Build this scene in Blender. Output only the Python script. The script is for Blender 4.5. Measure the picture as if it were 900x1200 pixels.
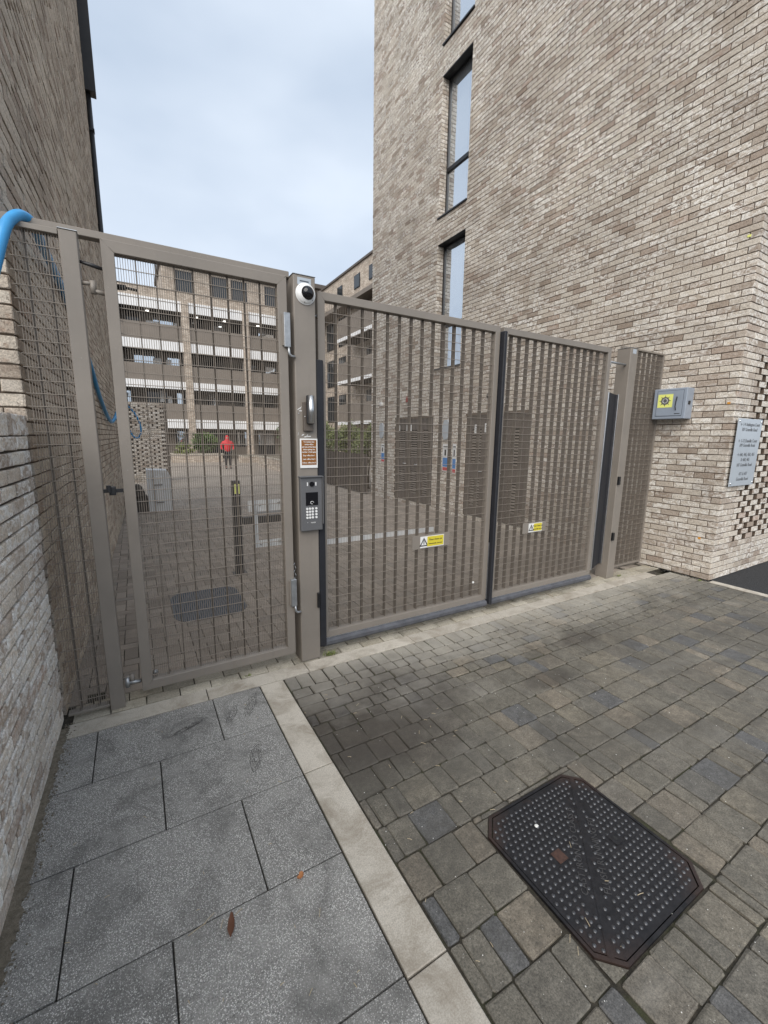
import bpy, math, random
from mathutils import Vector, Matrix
random.seed(7)
C = bpy.context.scene
COL = C.collection
for o in list(bpy.data.objects): bpy.data.objects.remove(o)

# ------------------------------------------------------------------ camera
FPX, CX, CY, CAMZ = 496.0, 450.0, 600.0, 1.74          # focal length etc. in pixels of the 900 x 1200 photo
PITCH, ROLL, YAW = math.radians(10.04), math.radians(-0.71), math.radians(30.35)
def cam_rows():
    cy, sy, cp, sp, cr, sr = math.cos(YAW), math.sin(YAW), math.cos(PITCH), math.sin(PITCH), math.cos(ROLL), math.sin(ROLL)
    fwd = Vector((sy*cp, cy*cp, -sp)); right = Vector((cy, -sy, 0)); down = fwd.cross(right)
    return cr*right + sr*down, -sr*right + cr*down, fwd
CR, CD, CF = cam_rows()
cam = bpy.data.objects.new('camera', bpy.data.cameras.new('camera')); COL.objects.link(cam)
m = Matrix((( CR.x, -CD.x, -CF.x, 0), (CR.y, -CD.y, -CF.y, 0), (CR.z, -CD.z, -CF.z, CAMZ), (0, 0, 0, 1)))
cam.matrix_world = m
cam.data.sensor_fit = 'HORIZONTAL'; cam.data.sensor_width = 36.0; cam.data.lens = 36.0*FPX/900.0
cam.data.clip_start = 0.05; cam.data.clip_end = 3000
C.camera = cam
C.render.resolution_x, C.render.resolution_y = 768, 1024
def prj(p):
    d = Vector(p) - Vector((0, 0, CAMZ)); q = d.dot(CF)
    if q < 0.05: return None
    return CX + FPX*d.dot(CR)/q, CY + FPX*d.dot(CD)/q

# ------------------------------------------------------------------ world, sun, exposure
SUN_DIR = Vector((-0.52, -0.56, 0.64)).normalized()
w = bpy.data.worlds.new('World'); C.world = w; w.use_nodes = True
nt = w.node_tree; nt.nodes.clear()
out = nt.nodes.new('ShaderNodeOutputWorld'); bg = nt.nodes.new('ShaderNodeBackground')
sky = nt.nodes.new('ShaderNodeTexSky'); sky.sky_type = 'NISHITA'; sky.sun_disc = False
sky.sun_elevation = math.asin(SUN_DIR.z); sky.sun_rotation = math.atan2(SUN_DIR.x, SUN_DIR.y)
sky.air_density = 1.0; sky.dust_density = 2.0
tc = nt.nodes.new('ShaderNodeTexCoord')
mp = nt.nodes.new('ShaderNodeMapping'); mp.inputs['Scale'].default_value = (1, 1, 2.2)
nz = nt.nodes.new('ShaderNodeTexNoise'); nz.inputs['Scale'].default_value = 2.6; nz.inputs['Detail'].default_value = 4; nz.inputs['Roughness'].default_value = 0.42
rp = nt.nodes.new('ShaderNodeValToRGB')
rp.color_ramp.elements[0].position = 0.34; rp.color_ramp.elements[0].color = (0.49, 0.575, 0.695, 1)
rp.color_ramp.elements[1].position = 0.66; rp.color_ramp.elements[1].color = (0.69, 0.765, 0.865, 1)
sc = nt.nodes.new('ShaderNodeVectorMath'); sc.operation = 'SCALE'; sc.inputs['Scale'].default_value = 1.0
mx = nt.nodes.new('ShaderNodeMixRGB'); mx.inputs[0].default_value = 0.92
# overcast layer is brought to the physical scale of the sky (x 10), the Background strength is 0.1
sc2 = nt.nodes.new('ShaderNodeVectorMath'); sc2.operation = 'SCALE'; sc2.inputs['Scale'].default_value = 5.35
L = nt.links.new
L(tc.outputs['Generated'], mp.inputs[0]); L(mp.outputs[0], nz.inputs['Vector']); L(nz.outputs['Fac'], rp.inputs[0])
L(rp.outputs[0], sc2.inputs[0]); L(sky.outputs[0], mx.inputs[1]); L(sc2.outputs[0], mx.inputs[2])
L(mx.outputs[0], bg.inputs[0]); bg.inputs[1].default_value = 0.1; L(bg.outputs[0], out.inputs[0])
sun = bpy.data.objects.new('sun', bpy.data.lights.new('sun', 'SUN')); COL.objects.link(sun)
sun.data.energy = 1.5; sun.data.angle = math.radians(60); sun.data.color = (1.0, 0.95, 0.88)
sun.rotation_euler = SUN_DIR.to_track_quat('Z', 'Y').to_euler()
C.view_settings.view_transform = 'Standard'; C.view_settings.look = 'None'
C.view_settings.exposure = 1.18; C.view_settings.gamma = 1.0; C.view_settings.use_curve_mapping = False

# ------------------------------------------------------------------ materials
class NB:
    def __init__(s, name):
        s.m = bpy.data.materials.new(name); s.m.use_nodes = True; s.t = s.m.node_tree
        s.b = s.t.nodes['Principled BSDF']; s.N = s.t.nodes.new; s.pos = None
    def L(s, a, b): s.t.links.new(a, b)
    def piece_shift(s, amount=37.0):
        t = s.tone(); g = s.N('ShaderNodeNewGeometry').outputs['Position']; c = s.N('ShaderNodeCombineXYZ')
        for i, k in enumerate((1.0, 2.3, 3.7)): s.L(s.math('MULTIPLY', t, amount*k), c.inputs[i])
        a = s.N('ShaderNodeVectorMath'); a.operation = 'ADD'; s.L(g, a.inputs[0]); s.L(c.outputs[0], a.inputs[1]); s.pos = a.outputs[0]
    def position(s, scale=(1, 1, 1), obj=False, world=False):
        if obj: g = s.N('ShaderNodeTexCoord').outputs['Object']
        elif s.pos is not None and not world: g = s.pos
        else: g = s.N('ShaderNodeNewGeometry').outputs['Position']
        mpn = s.N('ShaderNodeMapping'); mpn.inputs['Scale'].default_value = scale; s.L(g, mpn.inputs[0]); return mpn.outputs[0]
    def noise(s, scale, detail=4, rough=0.55, vec=None, dist=0.0):
        n = s.N('ShaderNodeTexNoise'); n.inputs['Scale'].default_value = scale; n.inputs['Detail'].default_value = detail
        n.inputs['Roughness'].default_value = rough; n.inputs['Distortion'].default_value = dist
        s.L(vec if vec else s.position(), n.inputs['Vector']); return n.outputs['Fac']
    def voro(s, scale, vec=None, feature='F1', out='Distance'):
        n = s.N('ShaderNodeTexVoronoi'); n.feature = feature; n.inputs['Scale'].default_value = scale
        s.L(vec if vec else s.position(), n.inputs['Vector']); return n.outputs[out]
    def ramp(s, fac, stops, interp='LINEAR'):
        r = s.N('ShaderNodeValToRGB'); r.color_ramp.interpolation = interp; e = r.color_ramp.elements
        while len(e) < len(stops): e.new(0.5)
        for i, (p, c) in enumerate(stops):
            if not hasattr(c, '__len__'): c = (c, c, c)
            e[i].position = p; e[i].color = (*c, 1)
        s.L(fac, r.inputs[0]); return r.outputs[0]
    def mix(s, fac, a, b, mode='MIX'):
        n = s.N('ShaderNodeMixRGB'); n.blend_type = mode
        for i, v in enumerate((fac, a, b)):
            if hasattr(v, 'links'): s.L(v, n.inputs[i])
            elif i == 0: n.inputs[0].default_value = v
            else: n.inputs[i].default_value = (*v, 1) if hasattr(v, '__len__') else (v, v, v, 1)
        return n.outputs[0]
    def math(s, op, a, b=0.0):
        n = s.N('ShaderNodeMath'); n.operation = op
        for i, v in enumerate((a, b)):
            if hasattr(v, 'links'): s.L(v, n.inputs[i])
            else: n.inputs[i].default_value = v
        return n.outputs[0]
    def tone(s):
        a = s.N('ShaderNodeAttribute'); a.attribute_name = 'tone'; o = s.N('ShaderNodeObjectInfo')
        return s.math('FRACT', s.math('ADD', a.outputs['Fac'], o.outputs['Random']))
    def color(s, c):
        if hasattr(c, 'links'): s.L(c, s.b.inputs['Base Color'])
        else: s.b.inputs['Base Color'].default_value = (*c, 1)
    def rough(s, v):
        if hasattr(v, 'links'): s.L(v, s.b.inputs['Roughness'])
        else: s.b.inputs['Roughness'].default_value = v
    def bump(s, h, dist=0.002, strength=1.0):
        n = s.N('ShaderNodeBump'); n.inputs['Distance'].default_value = dist; n.inputs['Strength'].default_value = strength
        s.L(h, n.inputs['Height']); s.L(n.outputs[0], s.b.inputs['Normal'])

def brick_mat(name, smear=(.90, .86, .795), cov=((0, .05), (.3, .45), (.6, 1), (1, 1)), lo=1.0, fleck=.8, bumpd=.004):
    n = NB(name); t = n.tone(); n.piece_shift()
    base = n.ramp(t, [(0, (.33, .25, .185)), (.10, (.42, .335, .265)), (.26, (.56, .48, .395)), (.5, (.68, .61, .52)), (.72, (.63, .555, .465)),
                      (.84, (.49, .41, .33)), (.93, (.33, .265, .21)), (1.0, (.47, .35, .27))])
    t2 = n.math('FRACT', n.math('MULTIPLY', t, 7.31))
    base = n.mix(.18, base, (.42, .41, .40))
    sm = n.ramp(n.noise(16, 6, .65, n.position((1, 1, 1.8)), .6), [(.44, 0), (.56, 1)])
    sm = n.math('MULTIPLY', sm, n.ramp(t2, list(cov)))
    sm = n.math('MULTIPLY', sm, n.ramp(n.noise(.75, 4, .6, n.position((1, 1, 1.4), False, True)), [(.36, .45), (.60, 1)]))
    c = n.mix(sm, n.mix(1.0, base, (lo, lo*.985, lo*.96), 'MULTIPLY'), smear)
    dk = n.ramp(n.noise(48, 5, .7, None, .8), [(.56, 0), (.68, 1)])
    c = n.mix(n.math('MULTIPLY', dk, fleck), c, (.17, .13, .10))
    pk = n.ramp(n.noise(22, 4, .6), [(.60, 0), (.72, .5)])
    c = n.mix(pk, c, (.36, .24, .17))
    big = n.ramp(n.noise(.9, 4, .6, n.position((1, 1, 1), False, True)), [(.34, .82), (.66, 1.06)])
    c = n.mix(1.0, c, big, 'MULTIPLY'); c = n.mix(1.0, c, n.ramp(n.noise(95, 4, .8), [(.34, .62), (.66, 1.22)]), 'MULTIPLY')
    n.color(c); n.rough(.92)
    n.bump(n.math('ADD', n.noise(130, 4, .7), n.math('MULTIPLY', n.noise(34, 4, .6), 1.6)), bumpd, .9)
    return n.m
M = {}
M['brick'] = brick_mat('multi_brick')
M['brick_white'] = brick_mat('whitewashed_brick', (.90, .875, .83), ((0, .3), (.3, .85), (1, 1)), 1.2, .5, .0025)
M['brick_brown'] = brick_mat('weathered_brick', (.70, .61, .50), ((0, .15), (.5, .6), (1, .9)), 1.05)
def simple(name, col, rough=.6, metal=0., nscale=None, namt=.12, bscale=None, bd=.0006, spec=None):
    n = NB(name)
    if nscale:
        f = n.noise(nscale, 5, .6)
        n.color(n.mix(1.0, col, n.ramp(f, [(.3, 1-namt), (.7, 1+namt*.6)]), 'MULTIPLY'))
    else: n.color(col)
    n.rough(rough); n.b.inputs['Metallic'].default_value = metal
    if bscale: n.bump(n.noise(bscale, 3, .6), bd, .6)
    if spec is not None: n.b.inputs['Specular IOR Level'].default_value = spec
    M[name] = n.m; return n.m
n = NB('mortar'); n.color(n.mix(1.0, (.155, .12, .092), n.ramp(n.noise(5, 5, .65), [(.3, .72), (.7, 1.2)]), 'MULTIPLY')); n.rough(.97); n.bump(n.noise(220, 3), .002); M['mortar'] = n.m
# far wall in brick too small to pick apart
n = NB('far_brick'); bt = n.N('ShaderNodeTexBrick'); bt.inputs['Scale'].default_value = 1.0; bt.inputs['Mortar Size'].default_value = .008
bt.inputs['Brick Width'].default_value = .225; bt.inputs['Row Height'].default_value = .075
bt.inputs['Color1'].default_value = (.62, .54, .45, 1); bt.inputs['Color2'].default_value = (.40, .325, .26, 1); bt.inputs['Mortar'].default_value = (.26, .215, .175, 1)
g = n.N('ShaderNodeNewGeometry'); sx = n.N('ShaderNodeSeparateXYZ'); n.L(g.outputs['Position'], sx.inputs[0])
cx = n.N('ShaderNodeCombineXYZ'); n.L(n.math('ADD', sx.outputs[0], sx.outputs[1]), cx.inputs[0]); n.L(sx.outputs[2], cx.inputs[1]); n.L(cx.outputs[0], bt.inputs['Vector'])
n.color(n.mix(1.0, bt.outputs['Color'], n.ramp(n.noise(2.5, 5), [(.3, .8), (.7, 1.15)]), 'MULTIPLY')); n.rough(.93); M['far_brick'] = n.m
# gate paint
n = NB('taupe_paint'); c = n.mix(1.0, (.225, .198, .170), n.ramp(n.noise(3.0, 6, .65), [(.3, .9), (.7, 1.07)]), 'MULTIPLY')
c = n.mix(n.ramp(n.noise(90, 2, .5), [(.74, 0), (.76, .35)]), c, (.42, .40, .37))
c = n.mix(n.ramp(n.noise(9, 6, .7, n.position((1, 1, .12))), [(.58, 0), (.78, .28)]), c, (.12, .10, .085))
n.color(c); n.rough(n.ramp(n.noise(14, 4), [(.3, .42), (.7, .6)])); n.bump(n.noise(600, 2), .0003, .5); M['taupe'] = n.m
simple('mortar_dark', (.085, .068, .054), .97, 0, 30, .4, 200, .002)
simple('taupe_slat_shaded', (.135, .115, .096), .6, 0, 5, .12)  # gate paint darkened: the shading of the slats is put into the colour
simple('taupe_wire', (.225, .192, .160), .5, 0, 6, .1)
simple('brown_metal', (.10, .082, .068), .55, 0, 4, .2)
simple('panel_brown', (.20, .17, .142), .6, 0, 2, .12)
simple('black_rubber', (.012, .013, .018), .62, 0, 20, .25, 60, .0006)
simple('grey_rubber', (.085, .088, .10), .6, 0, 12, .35, 40, .001)
simple('black_plastic', (.012, .012, .013), .35)
simple('black_metal', (.018, .018, .020), .45, 0, 8, .3)
simple('dark_frame', (.012, .013, .016), .4)
simple('aluminium', (.62, .63, .64), .32, 1.0, 30, .1)
simple('galvanised', (.42, .43, .44), .45, .85, 25, .2)
simple('white_plastic', (.74, .74, .73), .35, 0, 10, .04)
simple('white_sheet', (.70, .71, .71), .5, 0, 7, .08)
simple('white_band', (.80, .80, .80), .6, 0, 1.2, .08)
simple('intercom_grey', (.135, .135, .14), .45, .2, 300, .15)
simple('box_grey', (.285, .325, .385), .42, 0, 9, .06, 400, .0002)
simple('paint_grey_line', (.07, .08, .10), .5)
simple('yellow', (.80, .82, .22), .5)
simple('yellow_sign', (.62, .52, .04), .5)
simple('brown_sign', (.24, .095, .020), .45)
simple('sign_black', (.02, .02, .02), .5)
simple('sign_blue', (.05, .22, .55), .5)
simple('sign_red', (.55, .05, .06), .5)
simple('plaque', (.42, .46, .50), .22, 0, 5, .06)
simple('plaque_ink', (.12, .125, .135), .5)
simple('orange', (.62, .27, .03), .6)
simple('hose_blue', (.045, .30, .62), .38, 0, 12, .12)
simple('alarm_red', (.30, .05, .04), .5)
simple('dark_interior', (.02, .018, .016), .9)
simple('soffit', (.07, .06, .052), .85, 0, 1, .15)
simple('fence_wood', (.085, .066, .052), .8, 0, 12, .3)
simple('leaf_brown', (.13, .055, .03), .8)
simple('leaf_orange', (.42, .18, .07), .7)
simple('scuff', (.075, .072, .068), .8)
simple('brick_side_shade', (.13, .095, .070), .95, 0, 40, .35)  # dark brown that paints in the shade between the open bricks
simple('rust', (.07, .035, .025), .8, 0, 60, .5)
simple('twig', (.45, .37, .25), .8)
simple('pebble', (.75, .74, .70), .6)
simple('skin', (.42, .25, .18), .6)
simple('jacket_red', (.72, .02, .035), .6, 0, 8, .2)
simple('trouser_black', (.012, .012, .016), .8)
simple('lens_black', (.008, .008, .010), .06)
simple('bark', (.10, .075, .05), .9, 0, 20, .3)
n = NB('lamp_glow'); n.color((.9, .9, .85)); n.b.inputs['Emission Color'].default_value = (1, .97, .9, 1); n.b.inputs['Emission Strength'].default_value = 1.6; M['lamp'] = n.m
n = NB('window_glass'); n.color((.66, .70, .74)); n.rough(.03); n.b.inputs['Metallic'].default_value = .85; n.b.inputs['Specular IOR Level'].default_value = 1.0; n.bump(n.noise(1.4, 2), .02, .25); M['glass'] = n.m
n = NB('dark_glass'); n.color((.03, .035, .04)); n.rough(.06); M['dark_glass'] = n.m
n = NB('clear_sheet'); n.color((.86, .88, .86)); n.rough(.12); n.b.inputs['Transmission Weight'].default_value = 1.0; n.b.inputs['IOR'].default_value = 1.02; n.b.inputs['Alpha'].default_value = .30; n.b.inputs['Specular IOR Level'].default_value = 1.; M['clear'] = n.m
def leaf_mat(name, a, b):
    n = NB(name); n.color(n.ramp(n.tone(), [(0, a), (1, b)])); n.rough(.6); M[name] = n.m
leaf_mat('leaf_green', (.025, .055, .012), (.12, .19, .04))
leaf_mat('leaf_light', (.09, .12, .03), (.24, .26, .09))
# slabs: dark exposed aggregate with white flecks
n = NB('slab_aggregate'); t = n.tone()
base = n.mix(1.0, (.225, .217, .202), n.ramp(t, [(0, .86), (1, 1.14)]), 'MULTIPLY')
base = n.mix(1.0, base, n.ramp(n.noise(160, 4, .75), [(.32, .35), (.68, 1.6)]), 'MULTIPLY')
v = n.N('ShaderNodeTexVoronoi'); v.inputs['Scale'].default_value = 210; v.inputs['Randomness'].default_value = 1.0; n.L(n.position(), v.inputs['Vector'])
spk = n.math('MULTIPLY', n.ramp(v.outputs['Distance'], [(.30, 1), (.44, 0)]), n.ramp(v.outputs['Color'], [(.42, 0), (.50, .95)]))
c = n.mix(spk, base, (.78, .76, .72))
v2 = n.N('ShaderNodeTexVoronoi'); v2.inputs['Scale'].default_value = 380; n.L(n.position(), v2.inputs['Vector'])
c = n.mix(n.math('MULTIPLY', n.ramp(v2.outputs['Distance'], [(.3, 1), (.45, 0)]), n.ramp(v2.outputs['Color'], [(.55, 0), (.62, .7)])), c, (.48, .48, .47))
st = n.ramp(n.noise(3.2, 7, .7, None, .9), [(.47, 0), (.66, .68)])
c = n.mix(st, c, (.095, .092, .086))
gr = n.ramp(n.noise(7.0, 7, .7), [(.48, 0), (.66, .6)]); c = n.mix(n.math('MULTIPLY', gr, .75), c, (.36, .35, .325))
n.color(c); n.rough(n.ramp(n.noise(5, 4), [(.3, .55), (.7, .8)])); n.bump(n.math('ADD', n.noise(260, 3, .7), spk), .0015, .7); M['slab'] = n.m
n = NB('kerb_granite'); base = n.mix(1.0, (.52, .475, .405), n.ramp(n.tone(), [(0, .88), (1, 1.08)]), 'MULTIPLY')
base = n.mix(1.0, base, n.ramp(n.noise(190, 4, .8), [(.3, .62), (.7, 1.3)]), 'MULTIPLY')
base = n.mix(n.ramp(n.noise(5, 7, .7, None, .6), [(.44, 0), (.66, .72)]), base, (.24, .20, .15))
n.color(base); n.rough(.85); n.bump(n.noise(260, 3), .001, .7); M['kerb'] = n.m
# setts
n = NB('sett_stone'); t = n.tone(); n.piece_shift()
base = n.ramp(t, [(0, (.135, .134, .133)), (.06, (.138, .136, .134)), (.10, (.165, .152, .125)), (.45, (.195, .178, .145)), (.62, (.165, .153, .130)), (.78, (.225, .20, .155)), (.88, (.175, .160, .135)), (1, (.26, .222, .17))])
base = n.mix(1.0, base, (.76, .75, .735), 'MULTIPLY')
base = n.mix(1.0, base, n.ramp(n.noise(150, 6, .85), [(.32, .30), (.68, 1.75)]), 'MULTIPLY')
base = n.mix(1.0, base, n.ramp(n.noise(22, 6, .75), [(.32, .66), (.68, 1.3)]), 'MULTIPLY')
base = n.mix(n.ramp(n.noise(26, 5, .7), [(.55, 0), (.75, .35)]), base, (.12, .115, .095))
vv = n.N('ShaderNodeTexVoronoi'); vv.inputs['Scale'].default_value = 140; n.L(n.position(), vv.inputs['Vector'])
base = n.mix(n.math('MULTIPLY', n.ramp(vv.outputs['Distance'], [(.14, 1), (.26, 0)]), n.ramp(vv.outputs['Color'], [(.86, 0), (.88, .7)])), base, (.55, .53, .48))
# dark tyre and oil staining with soft outlines, pale lime wash near the threshold
dirt = n.ramp(n.noise(1.5, 7, .68, n.position((.9, 1.25, 1), False, True), .7), [(.47, 0), (.62, .62)])
base = n.mix(dirt, base, (.075, .068, .056))
px_ = n.N('ShaderNodeSeparateXYZ'); n.L(n.position((1, 1, 1), False, True), px_.inputs[0])
def blob(x, y, rx, ry, amp):      # stain with its own ragged outline
    dx = n.math('DIVIDE', n.math('SUBTRACT', px_.outputs[0], x), rx); dy = n.math('DIVIDE', n.math('SUBTRACT', px_.outputs[1], y), ry)
    r2 = n.math('ADD', n.math('MULTIPLY', dx, dx), n.math('MULTIPLY', dy, dy))
    return n.ramp(n.math('MULTIPLY', .72, n.math('ADD', r2, n.math('MULTIPLY', n.noise(6, 7, .75, n.position((1, 1, 1), False, True)), 1.1))), [(.62, amp), (.98, 0)])
for q in ((1.15, 2.25, .95, .75, .78), (1.75, 2.55, .35, .10, .5), (2.5, 1.85, .30, .12, .6), (3.3, 2.15, .35, .14, .5)): base = n.mix(blob(*q), base, (.055, .046, .038))
worn = n.math('MULTIPLY', n.ramp(n.math('ADD', px_.outputs[1], n.math('MULTIPLY', n.noise(2.2, 6, .7, n.position((1, 1, 1), False, True)), 1.3)), [(.0, 0), (1, 1)]), 1.0)
wr = n.N('ShaderNodeMapRange'); wr.inputs['From Min'].default_value = 2.75; wr.inputs['From Max'].default_value = 3.45; wr.inputs['To Max'].default_value = .62
n.L(n.math('ADD', px_.outputs[1], n.math('MULTIPLY', n.noise(2.2, 6, .7, n.position((1, 1, 1), False, True)), 1.15)), wr.inputs['Value'])
base = n.mix(n.math('MULTIPLY', wr.outputs[0], n.ramp(px_.outputs[0], [(.0, 0), (1.0, 1)])), base, (.50, .465, .40))
lime = n.ramp(n.noise(1.25, 6, .6, n.position((.7, 1.2, 1), False, True), .5), [(.56, 0), (.72, .30)])
base = n.mix(n.math('MULTIPLY', lime, n.ramp(t, [(.2, .5), (.8, 1)])), base, (.40, .38, .335))
n.color(base); n.rough(n.ramp(n.noise(9, 5), [(.3, .55), (.7, .85)])); n.bump(n.math('ADD', n.noise(170, 4, .7), n.noise(30, 3)), .003, .8); M['sett'] = n.m
n = NB('paver_block'); t = n.tone()
base = n.ramp(t, [(0, (.235, .20, .165)), (.35, (.30, .255, .212)), (.7, (.35, .30, .25)), (1, (.26, .228, .195))])
base = n.mix(1.0, base, n.ramp(n.noise(120, 5, .75), [(.3, .75), (.7, 1.22)]), 'MULTIPLY')
base = n.mix(n.ramp(n.noise(1.6, 6, .65), [(.48, 0), (.70, .45)]), base, (.10, .085, .07))
n.color(base); n.rough(.85); n.bump(n.noise(200, 4, .7), .002, .6); M['paver'] = n.m
n = NB('edge_block'); t = n.tone()
base = n.ramp(t, [(0, (.33, .29, .22)), (.5, (.45, .41, .335)), (1, (.29, .26, .205))])
base = n.mix(1.0, base, n.ramp(n.noise(90, 5, .8), [(.3, .65), (.7, 1.3)]), 'MULTIPLY')
base = n.mix(n.ramp(n.noise(5, 6, .7), [(.5, 0), (.68, .6)]), base, (.09, .085, .06))
n.color(base); n.rough(.9); n.bump(n.noise(180, 4, .7), .002, .8); M['edge_block'] = n.m
# sandy, mossy joint bed
n = NB('joint_bed'); c = n.ramp(n.noise(60, 5, .75), [(.3, (.02, .018, .013)), (.7, (.08, .068, .05))])
c = n.mix(n.ramp(n.noise(3.5, 6, .7), [(.50, 0), (.64, .6)]), c, (.06, .070, .025)); n.color(c); n.rough(.98); n.bump(n.noise(200, 4, .8), .006); M['bed'] = n.m
n = NB('slab_joint'); n.color(n.ramp(n.noise(90, 4), [(.3, (.015, .014, .012)), (.7, (.05, .046, .04))])); n.rough(1); M['slab_joint'] = n.m
n = NB('far_paving'); bt = n.N('ShaderNodeTexBrick'); bt.inputs['Scale'].default_value = 1.0; bt.inputs['Mortar Size'].default_value = .006
bt.inputs['Brick Width'].default_value = .2; bt.inputs['Row Height'].default_value = .1
bt.inputs['Color1'].default_value = (.36, .31, .26, 1); bt.inputs['Color2'].default_value = (.29, .25, .21, 1); bt.inputs['Mortar'].default_value = (.14, .118, .095, 1)
n.L(n.position(), bt.inputs['Vector']); n.color(n.mix(1.0, bt.outputs['Color'], n.ramp(n.noise(.7, 5), [(.3, .85), (.7, 1.2)]), 'MULTIPLY')); n.rough(.9); M['far_paving'] = n.m
n = NB('asphalt'); v = n.voro(150); c = n.mix(1.0, (.024, .024, .025), n.ramp(n.noise(60, 5, .85), [(.35, .2), (.65, 2.3)]), 'MULTIPLY'); n.color(c); n.rough(.8); n.bump(n.math('ADD', v, n.noise(120, 4)), .008, 1); M['asphalt'] = n.m
n = NB('ground_earth'); n.color(n.mix(1.0, (.11, .105, .095), n.ramp(n.noise(.4, 6), [(.3, .8), (.7, 1.2)]), 'MULTIPLY')); n.rough(.95); M['ground'] = n.m
n = NB('dirt'); n.color(n.ramp(n.noise(50, 6, .8), [(.3, (.10, .085, .062)), (.7, (.28, .24, .185))])); n.rough(1); n.bump(n.noise(90, 5, .8), .008); M['dirt'] = n.m
# cast iron
n = NB('cast_iron'); c = n.ramp(n.noise(30, 5, .7), [(.3, (.011, .011, .013)), (.7, (.032, .031, .034))])
sp = n.N('ShaderNodeSeparateXYZ'); n.L(n.position((1, 1, 1), True), sp.inputs[0])
ax = n.math('ADD', n.math('ABSOLUTE', n.math('SUBTRACT', sp.outputs[0], .0)), n.math('ABSOLUTE', sp.outputs[1]))
edge = n.ramp(n.math('ADD', ax, n.math('MULTIPLY', n.noise(14, 5, .7), .22)), [(.56, 0), (.70, 1)])
c = n.mix(n.math('MULTIPLY', edge, .8), c, (.062, .038, .030)); c = n.mix(n.ramp(n.noise(9, 6, .7), [(.60, 0), (.74, .5)]), c, (.060, .038, .032))
n.color(c); n.rough(n.ramp(n.noise(40, 4), [(.3, .34), (.7, .62)])); n.b.inputs['Metallic'].default_value = .35; n.bump(n.noise(300, 3), .0008); M['iron'] = n.m
simple('iron_stud', (.10, .10, .105), .30, .5, 60, .4)
simple('grate_blue', (.075, .085, .10), .45, .5, 30, .3)

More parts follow.
